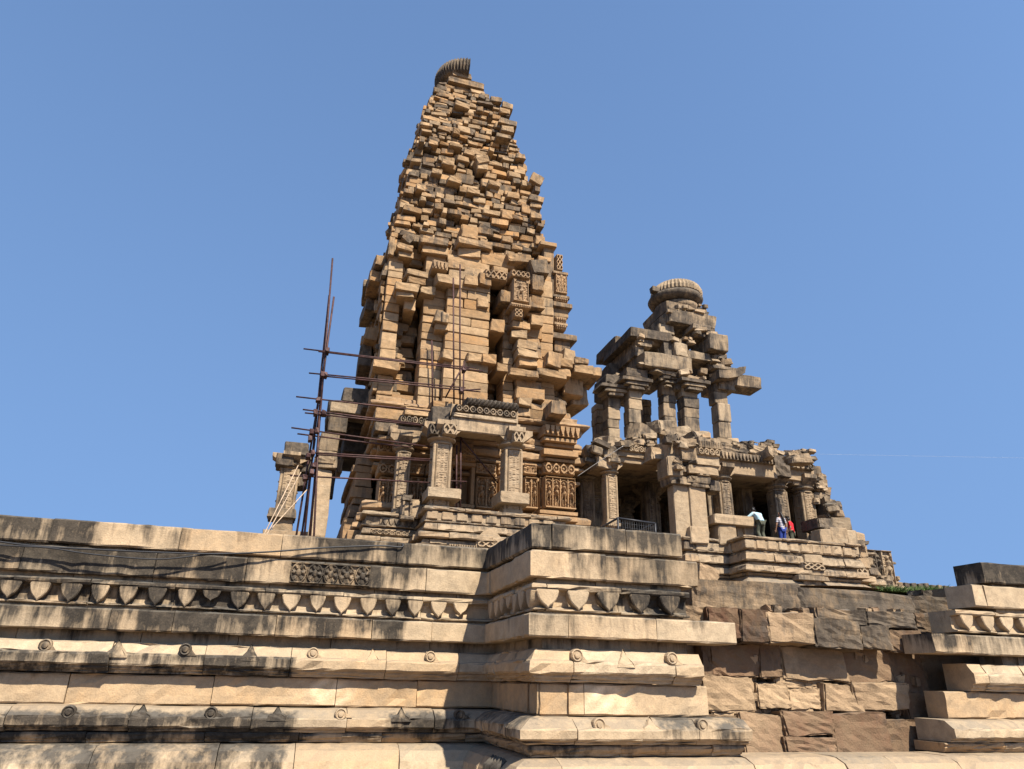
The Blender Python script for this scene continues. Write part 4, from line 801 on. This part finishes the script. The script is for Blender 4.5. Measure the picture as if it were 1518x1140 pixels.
m = MB(); lathe(m, ud + .1, 31.2, [(.95, zd - .75), (1.15, zd - .6), (1.2, zd - .35), (1.0, zd - .25), (1.02, zd - .1)], 32, 0, (.85, .35, .45), smooth=True); part('dome_neck', m, M_HALL, pav)
m = MB(); lathe(m, ud + .05, 31.2, [(1.1, zd - .25), (1.42, zd - .12), (1.52, zd + .08), (1.46, zd + .2), (1.3, zd + .22)], 48, 0, (.8, .2, .55), smooth=True); part('dome_rim', m, M_HALL, pav)
m = MB(); lathe(m, ud + .15, 31.2, [(1.25, zd + .2), (1.42, zd + .34), (1.44, zd + .55), (1.32, zd + .82), (1.08, zd + 1.02), (.7, zd + 1.12), (.2, zd + 1.15)], 84, .055, (.95, .15, .3)); part('ribbed_dome', m, M_HALL, pav)
m = MB(); pbox(m, 968, 424, 979, 432, 30.6, .4, tint=(.8, .2, .5), jit=.2); part('dome_fragment', m, M_HALL, pav)
# tumbled stones lying on the hall roof
LS = [(884,648,900,658,27,'small dark block beside the tower'),(897,646,920,664,26.8,'tilted block left of the rubble heap'),(938,648,968,662,26.8,'pale wedge block'),(940,632,976,654,28,'large pale slab leaning on the heap'),(972,622,998,644,28.2,'broken slab under the inner pillars'),(960,644,976,652,26.6,'small wedge stone'),(985,634,1026,652,27.6,'long rounded slab in front of the middle pillars'),(1024,640,1050,652,26.4,'cracked block at the right foot of the pillars'),(1000,644,1012,654,25.6,'narrow stone above the bracket'),(1140,664,1152,678,25.4,'chipped block between the two long beams'),(1178,672,1203,684,24.9,'dark tapering coping stone at the right end'),(921,664,934,672,26.6,'flat chip on the left beam')]
for x0, y0, x1, y1, v, l in LS:
    u0, u1, z0, z1 = rect(x0, y0, x1, y1, v)
    m = MB(); stone(m, ((u0 + u1)/2, v + .4, (z0 + z1)/2), (u1 - u0, R.uniform(.7, 1.1), z1 - z0), rz=R.gauss(0, .2), ty=R.gauss(0, .12), tx=R.gauss(0, .1), jit=.25, rough=.03, tint=rtint(.98, .2, .35, .06, .1, .1), n=5)
    solo('fallen_stone', m, M_HALL, ((u0 + u1)/2, v + .4, z0), l + ' on the hall roof', 'stone', 'tumbled stones on the hall roof')
# ------------------------------------------------------------------ scaffold of lashed poles
sc_ = thing('scaffolding', 'rusty pole scaffolding lashed together across the left side of the tower', 'scaffolding', (P(460, 790, 24)[0], 24, 3.6))
def pole(name, x0, y0, x1, y1, v0, v1, r, mat=M_IRON, foot=None):
    a = P(x0, y0, v0); b = P(x1, y1, v1); pts = [(a[0], v0, a[1]), (b[0], v1, b[1])]
    if foot:
        t = (foot - a[1])/(b[1] - a[1]); pts[1] = (a[0] + (b[0] - a[0])*t, v0 + (v1 - v0)*t, foot)
    m = MB(); mid = tuple((p + q)/2 + R.gauss(0, .012) for p, q in zip(*pts)); tube(m, [pts[0], mid, pts[1]], r, 8); return part(name, m, mat, sc_)
for a in ((493,383,461,780,24,24),(488,438,452,790,24.1,24.3),(495,440,470,640,23.9,24),(484,520,440,790,24.15,24.5),(479,560,458,800,24.05,24.1),(474,600,465,800,24,23.8),(467,650,446,800,24.3,24.6)): pole('upright_pole', *a, .034, foot=3.56 if a[3] > 700 else None)
for a in ((450,517,706,546),(472,521,716,550),(458,553,690,575),(474,557,712,581),(439,588,650,611),(449,607,620,628),(452,612,640,632),(432,634,650,664),(441,643,610,663),(462,671,640,681),(470,674,636,683),(430,705,645,716),(676,577,712,577)): pole('ledger_pole', *a, 23.85, 24.75, .028)
for a in ((682,392,682,612,25.4,25.4),(672,412,673,606,25.45,25.45),(688,535,686,606,25.35,25.35),(683,648,682,764,25.1,25.1),(677,660,677,760,25.15,25.15),(640,505,641,604,25.9,25.9)): pole('upright_pole', *a, .034)
pole('brace_pole', 684, 650, 738, 716, 25.0, 25.6, .03); pole('brace_pole', 660, 590, 688, 540, 25.3, 25.2, .03); pole('brace_pole', 640, 712, 692, 714, 25, 25, .022)
for a in ((442,690,394,786,23.6,22.8),(455,726,396,790,23.7,22.9),(446,700,404,776,23.7,22.9)): pole('bamboo_pole', *a, .015, M_BAMB, foot=3.56)
for (x, y) in ((485,520),(478,555),(472,592),(468,612),(462,640),(460,650),(457,676),(452,708),(464,672),(470,638),(482,556),(688,548),(684,578),(480,612),(466,690),(462,700)):
    u, z = P(x, y, 23.9); part('coupler', box(MB(), u - .07, u + .07, 23.8, 24.1, z - .09, z + .09, tint=(1, .3, .3), jit=.3), M_IRON, sc_)
# ------------------------------------------------------------------ cage, cable, wires
cg = thing('metal_cage', 'low dark metal mesh cage on top of the projecting platform corner', 'cage', (P(938, 785, 11)[0], 11, 3.6))
def c3(x, y, v): u, z = P(x, y, v); return (u, v, z)
A0, A1 = c3(916, 768, 10.6), c3(971, 776, 10.6); zb = 3.68; A2, A3 = (A0[0] + .05, 11.4, A0[2] - .0), (A1[0] + .05, 11.4, A1[2])
m = MB()
for p, q in ((A0, A1), (A1, A3), (A3, A2), (A2, A0)): tube(m, [p, q], .018, 6)
for p in (A0, A1, A2, A3): tube(m, [p, (p[0], p[1], zb)], .018, 6); 
part('frame', m, M_CAGE, cg)
m = MB()
for p, q, n in ((A0, A1, 16), (A2, A3, 16), (A0, A2, 9), (A1, A3, 9)):
    for k in range(1, n): 
        t = k/n; a = tuple(x + (y - x)*t for x, y in zip(p, q)); tube(m, [a, (a[0], a[1], zb)], .0035, 4)
    for k in range(1, 6):
        t = k/6; tube(m, [(p[0], p[1], zb + (p[2] - zb)*t), (q[0], q[1], zb + (q[2] - zb)*t)], .0035, 4)
part('wire_mesh', m, M_CAGE, cg)
o = solo('loose_block', stone(MB(), ((A0[0] + A1[0])/2 + .05, 11.0, 3.8), (.36, .4, .2), jit=.12, tint=(.8, .2, .4), n=5), M_HALL, (A0[0], 11, 3.7), 'low grey stone seen inside the metal mesh cage', 'stone')
def strand(name, pts, r, mat, label, cat):
    m = MB(); out = []
    for i in range(len(pts) - 1):
        p0, p1, p2, p3 = (np.array(pts[max(0, min(len(pts) - 1, j))]) for j in (i - 1, i, i + 1, i + 2))
        for t in np.linspace(0, 1, 9)[:-1]: out.append(.5*(2*p1 + (p2 - p0)*t + (2*p0 - 5*p1 + 4*p2 - p3)*t*t + (-p0 + 3*p1 - 3*p2 + p3)*t**3))
    out.append(np.array(pts[-1])); tube(m, out, r, 6); return solo(name, m, mat, tuple(pts[0]), label, cat)
strand('cable', [c3(-60, 792, 11.88)] + [c3(x, y, v) for x, y, v in ((0,803,11.88),(60,810,11.87),(150,815,11.86),(240,819,11.84),(320,821,11.84),(400,818,11.9),(480,812,11.93),(560,809,11.95),(594,811,11.96))] + [c3(597, 806, 11.99)], .014, M_CABL, 'thick black cable sagging along the top slab of the platform wall', 'cable')
strand('cable', [c3(-60, 800, 11.86)] + [c3(x, y, v) for x, y, v in ((0,808,11.87),(70,812,11.86),(140,822,11.84),(230,829,11.83),(290,824,11.85),(340,820,11.9))], .012, M_CABL, 'second black cable looping lowest under the top slab at the far left', 'cable')
strand('wire', [c3(856, 706, 26), c3(890, 683, 25.6), c3(924, 661, 25.2)], .012, M_WIRE, 'thin taut wire crossing the dark gap between tower and hall', 'wire')
strand('wire', [c3(1206, 673, 26), c3(1360, 676, 24.4), c3(1530, 679, 23)], .002, M_WIRE, 'thin faint wire running across the sky to the right of the hall', 'wire')
# ------------------------------------------------------------------ boundary wall and grass, far right
bw = thing('boundary_wall', 'low distant parapet wall with small merlons beyond the grass at right', 'wall', (P(1380, 868, 33)[0], 33, 3.6))
ua, za = P(1330, 864, 33); ub = P(1425, 866, 33)[0]; m = MB(); box(m, ua - 1, ub + 3, 33, 33.6, 3.5, za - .25, tint=(.9, .25, .4), n=8); part('wall_body', m, M_HALL, bw)
m = MB(); u = ua - .8
while u < ub + 2.6: box(m, u, u + .34, 33.05, 33.5, za - .3, za + .06 + R.gauss(0, .03), tint=rtint(.85, .2, .6), jit=.15); u += .46
part('merlons', m, M_HALL, bw)
m = MB()
for k in range(1900):
    px = R.choice((R.gauss(1330, 13), R.gauss(1380, 12), R.uniform(1308, 1405))); v = R.uniform(12.62, 13.3); u = P(px, 876, v)[0]; z = 3.54; h = R.uniform(.07, .2)*(1.1 if px > 1355 else .75); a = R.uniform(0, 6.28); w = .010; l = R.gauss(0, .08), R.gauss(0, .08)
    m.add([(u - w*math.cos(a), v - w*math.sin(a), z), (u + w*math.cos(a), v + w*math.sin(a), z), (u + l[0]*.5 + w*.6*math.cos(a), v + l[1]*.5, z + h*.6), (u + l[0], v + l[1], z + h)], [(0, 1, 2), (0, 2, 3)])
solo('grass', m, M_GRAS, (P(1350, 876, 13)[0], 13, 3.5), 'tufts of green grass growing on the platform edge at right', 'grass', kind='stuff')
# ------------------------------------------------------------------ visitors
def skin(name, pts, edges, mat, root, sub=2, parent=None):
    me = bpy.data.meshes.new(name); me.from_pydata([p[:3] for p in pts], edges, []); o = bpy.data.objects.new(name, me); SC.collection.objects.link(o)
    md = o.modifiers.new('skin', 'SKIN'); md.use_smooth_shade = True;
    for i, p in enumerate(pts): r = p[3]; me.skin_vertices[0].data[i].radius = r if isinstance(r, tuple) else (r, r)
    me.skin_vertices[0].data[0].use_root = True
    s2 = o.modifiers.new('sub', 'SUBSURF'); s2.levels = s2.render_levels = sub
    dg = bpy.context.evaluated_depsgraph_get(); ev = o.evaluated_get(dg); nm = bpy.data.meshes.new_from_object(ev); bpy.data.objects.remove(o)
    for p in nm.polygons: p.use_smooth = True
    ob = bpy.data.objects.new(name, nm); SC.collection.objects.link(ob); nm.materials.clear(); nm.materials.append(mat); ob.parent = parent or root
    return ob
def person(label, u, v, z, rz, scale, J, top, legs, hair, shoes=True, tail=False):
    """J: joints in metres, x right, y forward (facing), z up; facing +y then turned by rz"""
    r = thing('person', label, 'person', (u, v, z)); r.rotation_euler = (0, 0, TH + rz); r.scale = (scale,)*3
    jj = J; P_ = []; E_ = []
    def add(n, rad, par=None):
        P_.append((*jj[n], rad)); i = len(P_) - 1
        if par is not None: E_.append((par, i))
        return i
    pel = add('pelvis', .12); spi = add('spine', .115, pel); che = add('chest', .13, spi); nek = add('neck', .052, che); hd0 = add('jaw', .072, nek); hd1 = add('head', .088, hd0); hd2 = add('crown', .07, hd1)
    for s in 'lr':
        a = add('shoulder_' + s, .058, che); e = add('elbow_' + s, .040, a); w = add('wrist_' + s, .027, e); h = add('palm_' + s, (.036, .018), w)
        hip = add('hip_' + s, .088, pel); k = add('knee_' + s, .056, hip); an = add('ankle_' + s, .038, k); add('toe_' + s, .034, an)
        hv, wv = Vector(jj['palm_' + s]), Vector(jj['wrist_' + s]); d = (hv - wv).normalized(); sd_ = d.cross(Vector((0, 0, 1)) if abs(d.z) < .8 else Vector((0, 1, 0))).normalized(); nn = d.cross(sd_)
        for q, (off, ln) in enumerate(((-.028, .070), (-.009, .082), (.010, .076), (.028, .060))):
            b0 = hv + d*.015 + sd_*off; b1 = b0 + d*ln*.55 - nn*.012; b2 = b1 + d*ln*.40 - nn*.03
            i0 = len(P_); P_.extend([(*b0, .0095), (*b1, .0085), (*b2, .0072)]); E_.extend([(h, i0), (i0, i0 + 1), (i0 + 1, i0 + 2)])
        t0 = wv + d*.03 + sd_*-.03; t1 = t0 + d*.035 - sd_*.028 - nn*.01; i0 = len(P_); P_.extend([(*t0, .012), (*t1, .010)]); E_.extend([(w, i0), (i0, i0 + 1)])
    body = skin('body', P_, E_, M_SKIN, r)
    def sub_(names, edges, rad): return [(*jj[n], q) for n, q in zip(names, rad)], edges
    tm, sl = top
    N = ['pelvis', 'spine', 'chest', 'collar', 'shoulder_l', 'elbow_l', 'cuff_l', 'shoulder_r', 'elbow_r', 'cuff_r']
    jj['collar'] = tuple(Vector(jj['chest']).lerp(Vector(jj['neck']), .7))
    for s in 'lr': jj['cuff_' + s] = tuple(Vector(jj['elbow_' + s]).lerp(Vector(jj['wrist_' + s]), .85)); jj['half_' + s] = tuple(Vector(jj['shoulder_' + s]).lerp(Vector(jj['elbow_' + s]), .8))
    jj['hem'] = tuple(Vector(jj['pelvis']) + (Vector(jj['pelvis']) - Vector(jj['spine'])).normalized()*.07)
    rs = [.158, .150, .160, .068]
    if sl: pts = [(*jj['hem'], .168)] + [(*jj[n], q) for n, q in zip(['pelvis', 'spine', 'chest', 'collar'], rs)] + [(*jj[n], q) for s in 'lr' for n, q in (('shoulder_' + s, .078), ('elbow_' + s, .058), ('cuff_' + s, .045))]; ed = [(0, 1), (1, 2), (2, 3), (3, 4), (3, 5), (5, 6), (6, 7), (3, 8), (8, 9), (9, 10)]
    else: pts = [(*jj['hem'], .152)] + [(*jj[n], q) for n, q in zip(['pelvis', 'spine', 'chest', 'collar'], (.146, .138, .150, .064))] + [(*jj[n], q) for s in 'lr' for n, q in (('shoulder_' + s, .074), ('half_' + s, .06))]; ed = [(0, 1), (1, 2), (2, 3), (3, 4), (3, 5), (5, 6), (3, 7), (7, 8)]
    skin('shirt', pts, ed, tm, r)
    for s in 'lr': jj['hemleg_' + s] = tuple(Vector(jj['knee_' + s]).lerp(Vector(jj['ankle_' + s]), .88))
    pts = [(*jj['pelvis'], .14)] + [(*jj[n], q) for s in 'lr' for n, q in (('hip_' + s, .112), ('knee_' + s, .082), ('hemleg_' + s, .07))]
    skin('trousers', pts, [(0, 1), (1, 2), (2, 3), (0, 4), (4, 5), (5, 6)], legs, r)
    pts = [(*(Vector(jj['head']) + Vector((0, -.022, .02))), .094), (*(Vector(jj['crown']) + Vector((0, -.02, .012))), .078), (*(Vector(jj['jaw']) + Vector((0, -.04, .04))), .062)]; ed = [(0, 1), (0, 2)]
    if tail:
        b = Vector(jj['jaw']) + Vector((0, -.09, .08)); q = len(pts); pts.append((*b, .04))
        ed.append((0, q))
        for k, (dy, dz, rr) in enumerate(((-.07, -.14, .05), (-.10, -.30, .052), (-.10, -.45, .042), (-.09, -.56, .018))): pts.append((b.x + .02*k, b.y + dy, b.z + dz, rr)); ed.append((q + k, q + k + 1))
    skin('hair', pts, ed, M_HAIR, r)
    # face: nose, eyes, ears as one small child each
    c = Vector(jj['head']); fm = MB()
    def face(name, lst, mat):
        me = MB()
        for x, y, zz, rx_, ry_, rz_ in lst:
            T, Q = TPL[3]; n = T/np.linalg.norm(T, axis=1)[:, None]*np.array((rx_, ry_, rz_)); me.add(n + np.array((c.x + x, c.y + y, c.z + zz)), Q, smooth=True)
        ob = bpy.data.objects.new(name, me.mesh(name)); SC.collection.objects.link(ob); ob.data.materials.append(mat); ob.parent = r
    face('nose', [(0, .095, -.025, .014, .02, .024)], M_SKIN); face('ear', [(-.085, 0, -.02, .012, .02, .032), (.085, 0, -.02, .012, .02, .032)], M_SKIN); face('eye', [(-.033, .082, .0, .012, .01, .008), (.033, .082, .0, .012, .01, .008)], M_HAIR); face('mouth', [(0, .083, -.068, .022, .008, .006)], M_RED)
    me = MB()
    for s in 'lr':
        a, t = Vector(jj['ankle_' + s]), Vector(jj['toe_' + s]); stone(me, tuple((a + t)/2 + Vector((0, .02, -.015))), (.095, .26, .09), jit=.05, rough=.0, rnd=.02, n=5)
    ob = bpy.data.objects.new('shoes', me.mesh('shoes')); SC.collection.objects.link(ob); ob.data.materials.append(M_SHOE); ob.parent = r
    return r
STAND = dict(pelvis=(0, 0, .95), spine=(0, .01, 1.12), chest=(0, 0, 1.34), neck=(0, -.01, 1.48), jaw=(0, .02, 1.56), head=(0, .015, 1.64), crown=(0, 0, 1.70),
  shoulder_l=(-.18, -.01, 1.39), elbow_l=(-.25, -.02, 1.12), wrist_l=(-.26, .06, .88), palm_l=(-.26, .08, .80), shoulder_r=(.18, -.01, 1.39), elbow_r=(.25, -.02, 1.12), wrist_r=(.25, .06, .88), palm_r=(.25, .08, .80),
  hip_l=(-.09, 0, .90), knee_l=(-.10, .02, .49), ankle_l=(-.10, -.02, .09), toe_l=(-.11, .14, .045), hip_r=(.09, 0, .90), knee_r=(.10, .02, .49), ankle_r=(.10, -.02, .09), toe_r=(.11, .14, .045))
man = dict(STAND); man.update(spine=(.0, .08, 1.10), chest=(-.02, .24, 1.27), neck=(-.05, .33, 1.38), jaw=(-.07, .40, 1.43), head=(-.08, .41, 1.51), crown=(-.08, .41, 1.57), shoulder_l=(-.20, .22, 1.32), elbow_l=(-.42, .30, 1.14), wrist_l=(-.62, .34, 1.10), palm_l=(-.70, .35, 1.085), shoulder_r=(.16, .24, 1.30), elbow_r=(.24, .36, 1.06), wrist_r=(.16, .52, .92), palm_r=(.14, .58, .86), knee_l=(-.14, .10, .52), ankle_l=(-.13, -.10, .10), toe_l=(-.14, .06, .05), knee_r=(.13, .16, .50), ankle_r=(.12, .0, .09), toe_r=(.13, .16, .045))
um, zm = P(1131, 800, 24.7)
person('man in pale blue shirt and olive trousers leaning on the stone seat, back turned', um, 24.7, ZF, 0, .95, man, (M_SHRT, True), M_OLIV, None)
girl = dict(STAND); girl.update(elbow_l=(-.26, .0, 1.12), wrist_l=(-.27, .08, .90), palm_l=(-.27, .10, .82))
person('woman with long black ponytail in striped grey top and blue jeans, back turned', P(1161, 800, 25.5)[0], 25.5, ZF, .05, .92, girl, (M_STRP, False), M_JEAN, None, tail=True)
boy = dict(STAND); boy.update(chest=(0, .05, 1.34), neck=(0, .09, 1.46), jaw=(0, .14, 1.52), head=(0, .15, 1.60), crown=(0, .14, 1.66), wrist_l=(-.20, .14, .92), palm_l=(-.19, .2, .86))
person('boy in bright red shirt standing beside the woman with the ponytail', P(1175, 800, 25.9)[0], 25.9, ZF, .75, .90, boy, (M_RED, False), M_OLIV, None)
